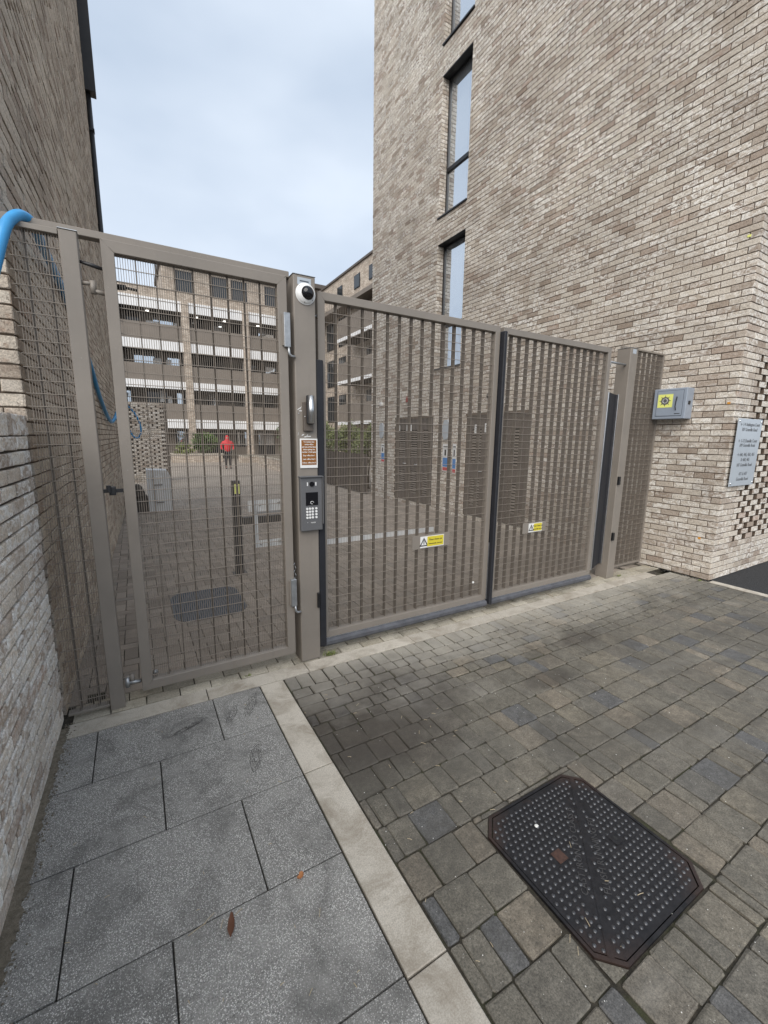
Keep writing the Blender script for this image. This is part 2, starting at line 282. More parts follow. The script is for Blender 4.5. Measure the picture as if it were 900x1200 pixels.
# ------------------------------------------------------------------ mesh helpers
class MB:
    def __init__(s): s.v = []; s.f = []; s.t = []
    def add(s, vs, fs, tone=0.0):
        k = len(s.v); s.v += [tuple(p) for p in vs]; s.f += [tuple(i+k for i in f) for f in fs]; s.t += [tone]*len(fs); return s
    def box(s, x0, x1, y0, y1, z0, z1, tone=0.0, T=None):
        vs = [(x, y, z) for z in (z0, z1) for y in (y0, y1) for x in (x0, x1)]
        if T: vs = [T(*p) for p in vs]
        return s.add(vs, [(0, 2, 3, 1), (4, 5, 7, 6), (0, 1, 5, 4), (2, 6, 7, 3), (0, 4, 6, 2), (1, 3, 7, 5)], tone)
    def cbox(s, x0, x1, y0, y1, z0, z1, b=.003, tone=0.0):          # box with chamfered vertical and horizontal edges on every side
        X, Y, Z = (x0, x1), (y0, y1), (z0, z1); vs = []; ix = {}
        for a in (0, 1):
            for bq in (0, 1):
                for c in (0, 1):
                    P = [X[a], Y[bq], Z[c]]; sg = [1-2*a, 1-2*bq, 1-2*c]
                    for ax in range(3):
                        q = [P[i] + (0 if i == ax else sg[i]*b) for i in range(3)]
                        ix[(a, bq, c, ax)] = len(vs); vs.append(q)
        F = []
        def idx(a, bq, c, ax): return ix[(a, bq, c, ax)]
        for a in (0, 1): F.append([idx(a, 0, 0, 0), idx(a, 1, 0, 0), idx(a, 1, 1, 0), idx(a, 0, 1, 0)][::(-1 if a == 0 else 1)])
        for q in (0, 1): F.append([idx(0, q, 0, 1), idx(0, q, 1, 1), idx(1, q, 1, 1), idx(1, q, 0, 1)][::(-1 if q == 0 else 1)])
        for c in (0, 1): F.append([idx(0, 0, c, 2), idx(1, 0, c, 2), idx(1, 1, c, 2), idx(0, 1, c, 2)][::(-1 if c == 0 else 1)])
        for p in (0, 1):
            for q in (0, 1):
                F.append([idx(p, q, 0, 0), idx(p, q, 1, 0), idx(p, q, 1, 1), idx(p, q, 0, 1)])
                F.append([idx(p, 0, q, 0), idx(p, 1, q, 0), idx(p, 1, q, 2), idx(p, 0, q, 2)])
                F.append([idx(0, p, q, 1), idx(1, p, q, 1), idx(1, p, q, 2), idx(0, p, q, 2)])
                for c in (0, 1): F.append([idx(p, q, c, 0), idx(p, q, c, 1), idx(p, q, c, 2)])
        return s.add(vs, F, tone)
    def tube(s, pts, r, n=10, caps=True, tone=0.0):
        pts = [Vector(p) for p in pts]; rings = []; up = None
        for i, p in enumerate(pts):
            d = (pts[min(i+1, len(pts)-1)] - pts[max(i-1, 0)]).normalized()
            if up is None: up = d.orthogonal().normalized()
            else:
                up = up - d*up.dot(d); up = up.normalized() if up.length > 1e-6 else d.orthogonal().normalized()
            e = d.cross(up); rr = r[i] if hasattr(r, '__len__') else r
            rings.append([p + (up*math.cos(2*math.pi*k/n) + e*math.sin(2*math.pi*k/n))*rr for k in range(n)])
        vs = [q for ring in rings for q in ring]; fs = []
        for i in range(len(pts)-1):
            for k in range(n): fs.append((i*n+k, i*n+(k+1) % n, (i+1)*n+(k+1) % n, (i+1)*n+k))
        if caps: fs.append(tuple(range(n))[::-1]); fs.append(tuple((len(pts)-1)*n+k for k in range(n)))
        return s.add(vs, fs, tone)
    def prism(s, poly, z0, z1, tone=0.0):
        k = len(poly); vs = [(x, y, z0) for x, y in poly] + [(x, y, z1) for x, y in poly]
        fs = [tuple(range(k))[::-1], tuple(range(k, 2*k))] + [(i, (i+1) % k, k+(i+1) % k, k+i) for i in range(k)]
        return s.add(vs, fs, tone)
    def dome(s, c, r, N=(0, 0, 1), n=10, m=5, sq=1.0, tone=0.0):
        N = Vector(N).normalized(); U = N.orthogonal().normalized(); W = N.cross(U); c = Vector(c); vs = []; fs = []
        for i in range(m):
            a = math.pi/2*i/m
            for k in range(n):
                b = 2*math.pi*k/n; vs.append(c + (U*math.cos(b)+W*math.sin(b))*r*math.cos(a) + N*r*sq*math.sin(a))
        vs.append(c + N*r*sq)
        for i in range(m-1):
            for k in range(n): fs.append((i*n+k, i*n+(k+1) % n, (i+1)*n+(k+1) % n, (i+1)*n+k))
        for k in range(n): fs.append(((m-1)*n+k, (m-1)*n+(k+1) % n, m*n))
        return s.add(vs, fs, tone)
    def data(s, name, mat, off=(0, 0, 0), smooth=False):
        me = bpy.data.meshes.new(name); me.from_pydata([(p[0]-off[0], p[1]-off[1], p[2]-off[2]) for p in s.v], [], s.f)
        if any(s.t):
            at = me.attributes.new('tone', 'FLOAT', 'FACE'); at.data.foreach_set('value', s.t)
        me.materials.append(mat if not isinstance(mat, str) else M[mat])
        if smooth: me.polygons.foreach_set('use_smooth', [True]*len(me.polygons))
        me.update(); return me
    def build(s, name, mat, parent=None, smooth=False, fix=True):
        off = wloc(parent) if parent else (0, 0, 0)
        me = s.data(name, mat, off, smooth)
        if fix:
            import bmesh
            b = bmesh.new(); b.from_mesh(me); bmesh.ops.recalc_face_normals(b, faces=b.faces[:]); b.to_mesh(me); b.free()
        o = bpy.data.objects.new(name, me); COL.objects.link(o); o.parent = parent
        return o
def wloc(o):
    p = Vector((0, 0, 0))
    while o: p = p + o.location; o = o.parent
    return p
def thing(name, label, cat, loc=(0, 0, 0), group=None):
    o = bpy.data.objects.new(name, None); o.empty_display_size = .2; COL.objects.link(o); o.location = loc
    o['label'] = label; o['category'] = cat
    if group: o['group'] = group
    return o
def tag(o, label, cat, group=None):
    o['label'] = label; o['category'] = cat
    if group: o['group'] = group
    return o
def struct(o): o['kind'] = 'structure'; return o
def stuff(o): o['kind'] = 'stuff'; return o
def solo(mb, name, mat, label, cat, group=None, smooth=False):      # a thing that is one mesh, origin at its base
    xs = [p[0] for p in mb.v]; ys = [p[1] for p in mb.v]; zs = [p[2] for p in mb.v]
    off = ((min(xs)+max(xs))/2, (min(ys)+max(ys))/2, min(zs))
    me = mb.data(name, mat, off, smooth)
    import bmesh
    b = bmesh.new(); b.from_mesh(me); bmesh.ops.recalc_face_normals(b, faces=b.faces[:]); b.to_mesh(me); b.free()
    o = bpy.data.objects.new(name, me); COL.objects.link(o); o.location = off
    return tag(o, label, cat, group)
def text(body, size, O, U, V, mat, parent, name='lettering', ext=.0006, align='CENTER', bold=0.0):
    cu = bpy.data.curves.new(name, 'FONT'); cu.body = body; cu.size = size; cu.extrude = ext; cu.align_x = align; cu.align_y = 'CENTER'; cu.resolution_u = 2; cu.offset = bold
    cu.space_line = 1.05
    t = bpy.data.objects.new('tmp', cu); COL.objects.link(t); dg = bpy.context.evaluated_depsgraph_get()
    me = bpy.data.meshes.new_from_object(t.evaluated_get(dg)); bpy.data.objects.remove(t); bpy.data.curves.remove(cu)
    U = Vector(U).normalized(); V = Vector(V).normalized(); W = U.cross(V)
    me.transform(Matrix((( U.x, V.x, W.x, O[0]), (U.y, V.y, W.y, O[1]), (U.z, V.z, W.z, O[2]), (0, 0, 0, 1))))
    me.transform(Matrix.Translation(-wloc(parent)))
    me.materials.clear(); me.materials.append(M[mat]); me.name = name
    o = bpy.data.objects.new(name, me); COL.objects.link(o); o.parent = parent; return o

# ---- pieces (bricks, setts, slabs) laid on a face.  local x -> U, local y -> into the surface, local z -> V
class Face:
    def __init__(s, O, U, V, N): s.O, s.U, s.V, s.N = Vector(O), Vector(U).normalized(), Vector(V).normalized(), Vector(N).normalized()
    def P(s, u, d, v): return s.O + s.U*u - s.N*d + s.V*v
    def R(s): I = -s.N; return Matrix(((s.U.x, I.x, s.V.x), (s.U.y, I.y, s.V.y), (s.U.z, I.z, s.V.z)))
def pillow(w, h, dep, b, j, rnd, round_=0.0):
    """piece centred on u, v in [-h/2, h/2]; front face at d = 0"""
    J = lambda q=j: rnd.uniform(-q, q)
    def ring(ins, d, jj):
        cs = [(-w/2+ins, -h/2+ins), (w/2-ins, -h/2+ins), (w/2-ins, h/2-ins), (-w/2+ins, h/2-ins)]
        if not round_: return [(a+J(jj), d+J(jj*.5), c+J(jj)) for a, c in cs]
        r = round_; P = []
        for k, (a, c) in enumerate(cs):
            sa = (1, -1, -1, 1)[k]; sc_ = (1, 1, -1, -1)[k]
            p1 = (a + (0 if k % 2 == 0 else sa*r), c + (sc_*r if k % 2 == 0 else 0)); p2 = (a + (sa*r if k % 2 == 0 else 0), c + (0 if k % 2 == 0 else sc_*r))
            for q in (p1, p2): P.append((q[0]+J(jj), d+J(jj*.4), q[1]+J(jj)))
        return P
    A = ring(b, 0, j); B = ring(0, b*.8, j); D = ring(0, dep, 0); k = len(A)
    vs = A + B + D; fs = [tuple(range(k))]
    for i in range(k):
        i2 = (i+1) % k; fs.append((i, k+i, k+i2, i2)); fs.append((k+i, 2*k+i, 2*k+i2, k+i2))
    return vs, fs
_var = {}
def variant(name, mat, w, h, dep, b, j, round_, nvar=5):
    key = (name, mat, round(w, 3), round(h, 3))
    if key not in _var:
        L_ = []
        for i in range(nvar):
            rnd = random.Random(hash((round(w*1000), round(h*1000), i)) & 0xffff)
            vs, fs = pillow(w, h, dep, b, j, rnd, round_)
            mb = MB(); mb.add(vs, fs); me = mb.data('piece', mat)
            L_.append(me)
        _var[key] = L_
    return random.choice(_var[key])
def lay(jobs, root, name, stuffname, mat, limit=300, dep=.05, b=.004, j=.0015, round_=0.0, tilt=0.0, lift=.0015, vkey=''):
    """jobs: list of (face, u_centre, v_centre, w, h, tone, keep_single)"""
    def area(jb):
        f, u, v, w, h = jb[:5]; P = [prj(f.P(u+a*w/2, 0, v+c*h/2)) for a, c in ((-1, -1), (1, -1), (1, 1), (-1, 1))]
        if any(p is None for p in P): return 0
        cxp = sum(p[0] for p in P)/4; cyp = sum(p[1] for p in P)/4
        if not (0 < cxp < 900 and 0 < cyp < 1200): return 0
        return abs(sum(P[i][0]*P[(i+1) % 4][1]-P[(i+1) % 4][0]*P[i][1] for i in range(4)))/2
    ar = [area(q) for q in jobs]
    order = sorted(range(len(jobs)), key=lambda i: -ar[i]); single = set(i for i in order[:limit] if ar[i] > 0 and jobs[i][6])
    off = wloc(root); mb = MB(); rnd = random.Random(5); cnt = 0
    for i, (f, u, v, w_, h_, tone, _k) in enumerate(jobs):
        if w_ < .012 or h_ < .012: continue
        lf = random.uniform(-lift, lift)
        if i in single:
            me = variant(name+vkey, mat, w_, h_, dep, b, j, round_)
            o = bpy.data.objects.new(name, me); COL.objects.link(o); o.parent = root
            R = f.R()
            if tilt: R = R @ Matrix.Rotation(random.uniform(-tilt, tilt), 3, 'X') @ Matrix.Rotation(random.uniform(-tilt, tilt), 3, 'Z')
            o.matrix_local = Matrix.Translation(f.P(u, lf, v) - off) @ R.to_4x4(); cnt += 1
        else:
            vs, fs = pillow(w_, h_, dep, b, j, rnd, round_)
            ta = random.uniform(-tilt, tilt); tb = random.uniform(-tilt, tilt)
            mb.add([f.P(u+x, lf+d+x*ta+z*tb, v+z) for x, d, z in vs], fs, (tone if tone > 0 else .001))
    if mb.v: stuff(mb.build(stuffname, mat, root, fix=False))
    return cnt
def stretcher(face, U0, U1, V0, V1, holes=(), start=(0.0, -.1125), course=.075, L_=.215, H_=.065, jt=.010, ids=None, ins0=.003, corner_tone=None):
    """brick rects of a stretcher bond, clipped to the region and to the holes"""
    jobs = []; k0 = int(round(V0/course)); k = k0
    while k*course < V1-.02:
        v0 = k*course+.005; v1 = v0+H_; u = U0+start[k % 2]; first = True
        while u < U1:
            a, bq = max(u, U0 + (ins0 if u <= U0 else 0)), min(u+L_, U1)
            segs = [(a, bq)]
            for (hu0, hu1, hv0, hv1) in holes:
                if v1 <= hv0 or v0 >= hv1: continue
                ns = []
                for p, q in segs:
                    if q <= hu0 or p >= hu1: ns.append((p, q)); continue
                    if p < hu0-.02: ns.append((p, hu0))
                    if q > hu1+.02: ns.append((hu1, q))
                segs = ns
            for p, q in segs:
                if q-p > .02:
                    tn = random.random()
                    if first and corner_tone is not None: tn = corner_tone(k)
                    jobs.append([face, (p+q)/2, (v0+v1)/2, q-p, v1-v0, tn, abs((q-p)-L_) < .01 or abs((q-p)-.1025) < .01 or True])
            first = False; u += L_+jt
        k += 1
    return jobs
def sheet(face, U0, U1, V0, V1, d, holes=()):
    us = sorted(set([U0, U1] + [x for h in holes for x in h[:2] if U0 < x < U1])); vs = sorted(set([V0, V1] + [x for h in holes for x in h[2:] if V0 < x < V1]))
    mb = MB()
    for i in range(len(us)-1):
        for k in range(len(vs)-1):
            um, vm = (us[i]+us[i+1])/2, (vs[k]+vs[k+1])/2
            if any(h[0] < um < h[1] and h[2] < vm < h[3] for h in holes): continue
            mb.add([face.P(us[i], d, vs[k]), face.P(us[i+1], d, vs[k]), face.P(us[i+1], d, vs[k+1]), face.P(us[i], d, vs[k+1])], [(0, 1, 2, 3)])
    return mb

# ================================================================== SETTING: ground, footpath, driveway, courtyard
gm = MB(); gm.add([(-1500, -1500, -.12), (1500, -1500, -.12), (1500, 1500, -.12), (-1500, 1500, -.12)], [(0, 1, 2, 3)])
struct(gm.build('ground', 'ground'))
GX, GY, GZ = (1, 0, 0), (0, 1, 0), (0, 0, 1)
floor = Face((0, 0, 0), GX, GY, GZ)
# footpath of large slabs
fp = MB().box(-.75, .634, -3.2, 2.79, -.09, -.012).build('footpath', 'slab_joint'); struct(fp)
rowsY = [2.788, 2.346, 1.875, 1.395, .910, .430, -.05, -.53, -1.01, -1.5]
xj = [[-.317, .320], [-.010], [-.345, .315], [-.018], [-.335, .318], [-.01], [-.33, .32], [-.02], [-.33, .32]]
jobs = []
for i in range(len(rowsY)-1):
    e = [-.62] + xj[i] + [.631]
    for a, bq in zip(e, e[1:]): jobs.append([floor, (a+bq)/2, (rowsY[i]+rowsY[i+1])/2, bq-a-.006, rowsY[i]-rowsY[i+1]-.006, random.random(), True])
lay(jobs, fp, 'slab', 'slabs_beyond', 'slab', dep=.04, b=.0022, j=.0008, lift=.001)
# pale granite kerb strips
ks = MB().box(.634, .80, -3.2, 2.79, -.09, -.011).build('kerb_strip', 'bed'); struct(ks)
jobs = []
yy = [2.788, 1.878, .895, -.09, -1.07, -2.05]
for a, bq in zip(yy, yy[1:]): jobs.append([floor, .717, (a+bq)/2, .160, a-bq-.006, random.random(), True])
ts = MB().box(-.50, 5.95, 2.79, 2.935, -.09, -.011).build('threshold_strip', 'bed'); struct(ts)
lay(jobs, ks, 'kerb_stone', 'kerb_stones', 'kerb', dep=.05, b=.003, j=.001, lift=.001)
xx = [-.48, .300, 1.009, 1.967, 2.930, 3.890, 4.880, 5.79]
jobs = [[floor, (a+bq)/2, 2.8635, bq-a-.006, .139, random.random(), True] for a, bq in zip(xx, xx[1:])]
lay(jobs, ts, 'kerb_stone', 'kerb_stones', 'kerb', dep=.05, b=.003, j=.001, lift=.0012)
# driveway of tumbled setts
dv = MB().box(.80, 6.147, -3.4, 2.79, -.10, -.009).build('driveway', 'bed'); struct(dv)
MHX0, MHX1, MHY0, MHY1 = 1.215, 1.885, .548, 1.212
jobs = []; k = 0; y1 = 2.786; P0 = [.165, .104, .104, .104, .104, .104]
while y1 > -3.2:
    P = P0[k] if k < 6 else .172; y0 = y1 - P; x = .805 + random.uniform(-.05, 0)
    while x < 6.09:
        wq = random.choice([.104]*3+[.115] if k == 0 else ([.104, .104, .165, .175] if k < 6 else [.085, .085, .112, .168, .172, .172, .20])); a, bq = max(x, .805), min(x+wq, 6.09)
        segs = [(a, bq, y0+.003, y1-.003)]
        if not (y1 <= MHY0 or y0 >= MHY1) and not (bq <= MHX0 or a >= MHX1):
            segs = []
            if a < MHX0-.015: segs.append((a, MHX0-.004, y0+.004, y1-.004))
            if bq > MHX1+.015: segs.append((MHX1+.004, bq, y0+.004, y1-.004))
            if y1 > MHY1+.02: segs.append((max(a, MHX0), min(bq, MHX1), MHY1+.004, y1-.004))
            if y0 < MHY0-.02: segs.append((max(a, MHX0), min(bq, MHX1), y0+.004, MHY0-.004))
        for (p, q, r, s_) in segs:
            if q-p > .03 and s_-r > .02: jobs.append([floor, (p+q)/2, (r+s_)/2, round(q-p-(.009 if k < 6 else .006), 3), round(s_-r-(.004 if k < 6 else .001), 3), random.random(), True])
        x += wq
    y1 = y0; k += 1
lay(jobs, dv, 'sett', 'setts_beyond', 'sett', dep=.03, b=.0045, j=.0038, round_=.006, tilt=.014, lift=.0022)
# courtyard: two courses of pale edging blocks then herringbone blocks, then plain sheet far away
WL = lambda y: -.5 + .027*(y-3.0)            # face of the left wall
cyd = MB().box(-.60, 14.0, 2.935, 40.0, -.10, -.010).build('courtyard', 'bed'); struct(cyd)
jobs = []
for r in range(2):
    x = -.46 - .1*r
    while x < 6.14:
        a, bq = max(x, -.46), min(x+.2, 6.14)
        if bq-a > .03: jobs.append([floor, (a+bq)/2, 2.988+r*.102, bq-a-.006, .094, random.random(), True])
        x += .2
lay(jobs, cyd, 'edging_block', 'edging_blocks', 'edge_block', dep=.03, b=.004, j=.002, lift=.004, tilt=.02, limit=80)
jobs = []; W_ = .1
for j_ in range(0, 95):
    for i in range(-8, 90):
        c_ = (i - j_) % 4; x, y = i*W_ - .2, 3.142 + j_*W_
        if x > 8.2: continue
        if c_ == 0: r = (x, x+.2, y, y+.1)
        elif c_ == 3: r = (x, x+.1, y, y+.2)
        else: continue
        if r[1] < WL(r[2]): continue
        if r[0] > 6.15 and r[2] < 11.4: continue
        if .24 < r[0] and r[1] < .85 and 4.20 < r[2] and r[3] < 4.96: continue
        jobs.append([floor, (r[0]+r[1])/2, (r[2]+r[3])/2, round(r[1]-r[0]-.005, 3), round(r[3]-r[2]-.005, 3), random.random(), True])
lay(jobs, cyd, 'paver', 'pavers_beyond', 'paver', dep=.02, b=.003, j=.0012, lift=.0015, tilt=.006)
struct(MB().box(-.60, 14.0, 12.6, 40.0, -.05, -.002).build('paving', 'far_paving'))
# asphalt strip round the corner and its edging kerb
struct(MB().box(6.215, 14.0, -6.0, 2.36, -.09, -.004).build('asphalt_path', 'asphalt'))
ek = MB().box(6.10, 6.21, -6.0, 2.335, -.09, -.02).build('edging_kerb', 'bed'); struct(ek)
jobs = [[floor, 6.155, 2.33-.45-.91*i, .10, .90, random.random(), True] for i in range(7)]
lay(jobs, ek, 'kerb_stone', 'kerb_stones', 'kerb', dep=.05, b=.006, j=.001, lift=.001)
rd = MB().box(-14, 14, -16, -3.25, -.10, -.03).build('road', 'asphalt'); struct(rd)
# dirt gathered along the wall foot
dm = MB(); rnd = random.Random(3)
yq = -1.0; pts = []; ww_ = .05
while yq < 2.9: pts.append(yq); yq += .022
for a, bq in zip(pts, pts[1:]):
    wa, wb = ww_, .022+.020*rnd.random()+(.012 if a < 2.0 else 0); ww_ = wb
    xa, xb = WL(a), WL(bq)
    dm.add([(xa-.01, a, .010), (xa+wa, a, .0015), (xb+wb, bq, .0015), (xb-.01, bq, .010)], [(0, 1, 2, 3)])
dd = dm.build('dirt', 'dirt'); stuff(dd); dd['label'] = 'line of brown grit and dirt along the foot of the low left wall'; dd['category'] = 'dirt'

# ================================================================== RIGHT BRICK BUILDING
FX, FY = 6.147, 2.345
rb = thing('brick_building', 'tall pale brick building right of the gates with slim windows and an open-brickwork corner', 'building', (FX, FY, 0))
fac = Face((FX, 11.30, 0), (0, -1, 0), GZ, (-1, 0, 0))      # u runs from the far end to the near corner
LEN = 11.30-FY; TOP = 15.0
U = lambda y: 11.30 - y
win = [(7.365, 8.295, 3.30, 5.93), (7.365, 8.295, 6.475, 9.14), (7.365, 8.295, 9.72, 12.40)]
doors = [(8.25, 9.98, .08, 2.21), (5.39, 7.10, .08, 2.21)]
holes = [(U(b_), U(a_), c_, d_) for a_, b_, c_, d_ in win+doors]
hsh = {}
def ctone(k):
    if k not in hsh: hsh[k] = random.random()
    return hsh[k]
# facade courses: measured from the near corner, so mirror u
facM = Face((FX, FY, 0), (0, -1, 0), GZ, (-1, 0, 0))        # u negative going away
def mirrored(jobs_):
    for q in jobs_: q[0] = facM; q[1] = -q[1]
    return jobs_
holesM = [(a_-FY, b_-FY, c_, d_) for a_, b_, c_, d_ in win+doors]
J = mirrored(stretcher(facM, 0, LEN, 0, TOP, holesM, start=(0.0, -.1125), corner_tone=ctone))
ret = Face((FX, FY, 0), GX, GZ, (0, -1, 0))
PX0, PZ0, PZ1 = .40, .45, 2.775
RJ = stretcher(ret, 0, 3.4, 0, TOP, [(PX0, 3.4, PZ0, PZ1)], start=(-.1125, 0.0), corner_tone=ctone)
k = int(PZ0/.075)
while k*.075 < PZ1-.01:
    u = PX0 + (.0 if k % 2 else .156)
    if k % 2 == 0: RJ.append([ret, PX0+.045, k*.075+.0375, .09, .065, random.random(), True])
    while u < 3.2:
        RJ.append([ret, u+.1075, k*.075+.0375, .200, .065, random.random(), True]); u += .3125
    k += 1
solid = [q for q in RJ if not (q[1] > PX0-.001 and PZ0 < q[2] < PZ1)]
perf = [q for q in RJ if (q[1] > PX0-.001 and PZ0 < q[2] < PZ1)]
lay(J+solid, rb, 'brick', 'brick_courses', 'brick', limit=210, dep=.03, b=.003, j=.0022, lift=.0022, tilt=.006)
n0 = set(bpy.data.objects)
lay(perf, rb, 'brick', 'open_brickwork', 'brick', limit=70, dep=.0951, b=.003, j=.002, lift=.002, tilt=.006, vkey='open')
done = set()
for o in set(bpy.data.objects)-n0:          # brick sides inside the openings are coloured darker, painting in the shade there
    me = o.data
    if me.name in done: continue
    done.add(me.name); me.materials.append(M['brick_side_shade'])
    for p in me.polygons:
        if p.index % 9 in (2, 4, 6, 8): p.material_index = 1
# reveals of window openings, in brick
RV = []
for (a_, b_, c_, d_) in win:
    jam = Face((FX, b_, 0), GX, GZ, (0, -1, 0))
    RV += [q for q in stretcher(jam, .0, .20, c_+.01, d_, start=(0.003, -.11)) if c_ <= q[2] <= d_-.02]
lay(RV, rb, 'reveal_brick', 'reveal_bricks', 'brick', limit=0, dep=.02, b=.003, j=.0015)
sheet(fac, 0, LEN-.008, 0, TOP, .008, holes).build('mortar', 'mortar', rb, fix=False)
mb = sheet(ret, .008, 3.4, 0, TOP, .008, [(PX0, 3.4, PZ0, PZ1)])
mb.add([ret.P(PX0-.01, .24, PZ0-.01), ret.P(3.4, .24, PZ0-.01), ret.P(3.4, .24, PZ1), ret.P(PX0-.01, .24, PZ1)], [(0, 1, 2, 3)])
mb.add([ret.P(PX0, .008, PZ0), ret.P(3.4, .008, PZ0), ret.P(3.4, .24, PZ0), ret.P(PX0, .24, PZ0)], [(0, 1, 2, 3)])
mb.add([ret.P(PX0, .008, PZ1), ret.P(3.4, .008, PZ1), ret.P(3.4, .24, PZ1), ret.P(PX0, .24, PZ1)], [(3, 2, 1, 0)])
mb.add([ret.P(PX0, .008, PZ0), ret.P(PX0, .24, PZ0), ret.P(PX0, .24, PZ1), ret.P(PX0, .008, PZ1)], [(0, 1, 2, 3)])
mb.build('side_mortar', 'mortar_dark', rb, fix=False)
mb = MB()
for (a_, b_, c_, d_) in win:       # mortar behind the reveals
    mb.box(FX+.008, FX+.26, b_+.008, b_+.06, c_, d_); mb.box(FX+.008, FX+.26, a_-.06, a_-.001, c_, d_)
mb.build('reveal', 'mortar', rb)
MB().box(FX+.35, 12.0, FY+.35, 11.29, 0, TOP-.02).build('core', 'mortar', rb)
MB().box(FX-.02, 9.6, FY-.02, 11.32, TOP, TOP+.08).build('roof_coping', 'brown_metal', rb)
for (a_, b_, c_, d_) in win:
    tr = c_+ .36*(d_-c_); X0, X1 = FX+.17, FX+.235; fw = .045
    f = MB()
    f.cbox(X0, X1, a_, a_+fw, c_, d_, .003); f.cbox(X0, X1, b_-fw, b_, c_, d_, .003)
    f.cbox(X0, X1, a_+fw, b_-fw, d_-fw, d_, .003); f.cbox(X0, X1, a_+fw, b_-fw, c_, c_+fw, .003); f.cbox(X0-.004, X1, a_+fw, b_-fw, tr-.04, tr+.04, .003)
    wi = f.build('window', 'dark_frame', rb)
    MB().box(X0+.03, X0+.04, a_+fw-.005, b_-fw+.005, tr+.035, d_-fw+.005).build('pane', 'glass', wi)
    MB().box(X0+.03, X0+.04, a_+fw-.005, b_-fw+.005, c_+fw-.005, tr-.035).build('pane', 'glass', wi)
    MB().box(FX-.03, FX+.17, a_-.012, b_+.012, c_-.03, c_-.002).build('sill', 'dark_frame', wi)
    MB().box(FX+.004, FX+.17, a_, b_, d_-.002, d_+.012).build('lintel_soffit', 'dark_frame', wi)
    MB().box(FX+.245, FX+.255, a_, b_, c_, d_).build('blind', 'dark_interior', wi)
# louvred bin-store doors
def louvre_doors(a_, b_, label, signs):
    t = thing('louvred_door_set', label, 'door', (FX+.1, (a_+b_)/2, .08), 'louvred doors in the ground floor of the right building')
    f = MB(); X0, X1 = FX+.03, FX+.10
    f.cbox(X0, X1, a_+.002, a_+.05, .08, 2.205, .003); f.cbox(X0, X1, b_-.05, b_-.002, .08, 2.205, .003); f.cbox(X0, X1, a_+.05, b_-.05, 2.15, 2.205, .003)
    f.build('door_frame', 'brown_metal', t)
    MB().box(FX+.002, FX+.34, a_, b_, .0, .08).build('threshold', 'kerb', t)
    MB().box(FX+.30, FX+.34, a_, b_, .08, 2.2).build('back_panel', 'dark_interior', t)
    ww = (b_-a_-.10)/3
    for i in range(3):
        p0 = a_+.05+i*ww+.004; p1 = p0+ww-.008; d = MB(); xa, xb = X0+.012, X0+.055
        d.cbox(xa, xb, p0, p0+.12, .10, 2.145, .002); d.cbox(xa, xb, p1-.12, p1, .10, 2.145, .002)
        for z0, z1 in ((.10, .30), (.92, 1.22), (1.93, 2.145)): d.box(xa+.001, xb-.001, p0+.12, p1-.12, z0, z1)
        dl = d.build('door_leaf', 'brown_metal', t)
        s_ = MB()
        for z0, z1 in ((.30, .92), (1.22, 1.93)):
            z = z0+.012
            while z < z1-.02:
                s_.add([(xa+.004, p0+.12, z), (xa+.004, p1-.12, z), (xb-.004, p1-.12, z+.030), (xb-.004, p0+.12, z+.030),
                        (xa+.004, p0+.12, z+.004), (xa+.004, p1-.12, z+.004), (xb-.004, p1-.12, z+.034), (xb-.004, p0+.12, z+.034)],
                       [(0, 1, 2, 3), (4, 7, 6, 5), (0, 4, 5, 1), (2, 6, 7, 3)]); z += .058
        stuff(s_.build('louvre_slats', 'panel_brown', dl))
        if i in (1, 2): MB().tube([(xa-.03, p0+.06, 1.06), (xa-.03, p0+.17, 1.06)], .009, 8).tube([(xa, p0+.06, 1.06), (xa-.03, p0+.06, 1.06)], .009, 8).build('handle', 'aluminium', dl, smooth=True)
    for (yc, zc, wq, hq) in signs:
        s_ = MB().box(FX+.036, FX+.042, yc-wq/2, yc+wq/2, zc-hq/2, zc+hq/2).build('door_sign', 'white_plastic', t)
        mb = MB()
        for q in range(3): mb.box(FX+.034, FX+.0362, yc-wq*.35, yc+wq*.35, zc+hq*(.25-.24*q)-.006, zc+hq*(.25-.24*q)+.006)
        mb.build('printed_lines', 'sign_black', s_)
    return t
louvre_doors(8.25, 9.98, 'farther dark brown louvred door set in the right building, with one white notice', [(9.33, 1.98, .22, .16), (9.80, 1.98, .05, .14)])
louvre_doors(5.39, 7.10, 'nearer dark brown louvred door set in the right building, with two small white notices', [(6.78, 1.93, .13, .18), (6.47, 1.95, .15, .18)])
# notices and fittings on the brick piers
def notice(yc, z0, z1, wq, label):
    t = thing('notice', label, 'sign', (FX-.006, yc, z0), 'notices on the brick piers')
    MB().box(FX-.010, FX-.003, yc-wq/2, yc+wq/2, z0, z1).build('sheet', 'white_plastic', t)
    h = z1-z0; e = FX-.0115
    MB().box(e, e+.002, yc-wq*.42, yc+wq*.42, z0+.17*h, z0+.50*h).build('blue_panel', 'sign_blue', t)
    MB().box(e, e+.002, yc-wq*.42, yc+wq*.42, z0+.03*h, z0+.15*h).build('red_panel', 'sign_red', t)
    MB().box(e, e+.002, yc-wq*.15, yc+wq*.15, z0+.58*h, z0+.80*h).build('black_pictogram', 'sign_black', t)
    MB().box(e, e+.002, yc-wq*.38, yc+wq*.38, z0+.88*h, z0+.92*h).build('heading_line', 'sign_black', t)
notice(10.60, 1.03, 1.55, .20, 'white notice with blue and red panels on the farthest brick pier')
notice(7.74, .98, 1.60, .19, 'white notice with blue and red panels, left one of the pair between the louvred doors')
notice(7.42, .95, 1.61, .12, 'narrower white notice with blue panel, right one of the pair between the louvred doors')
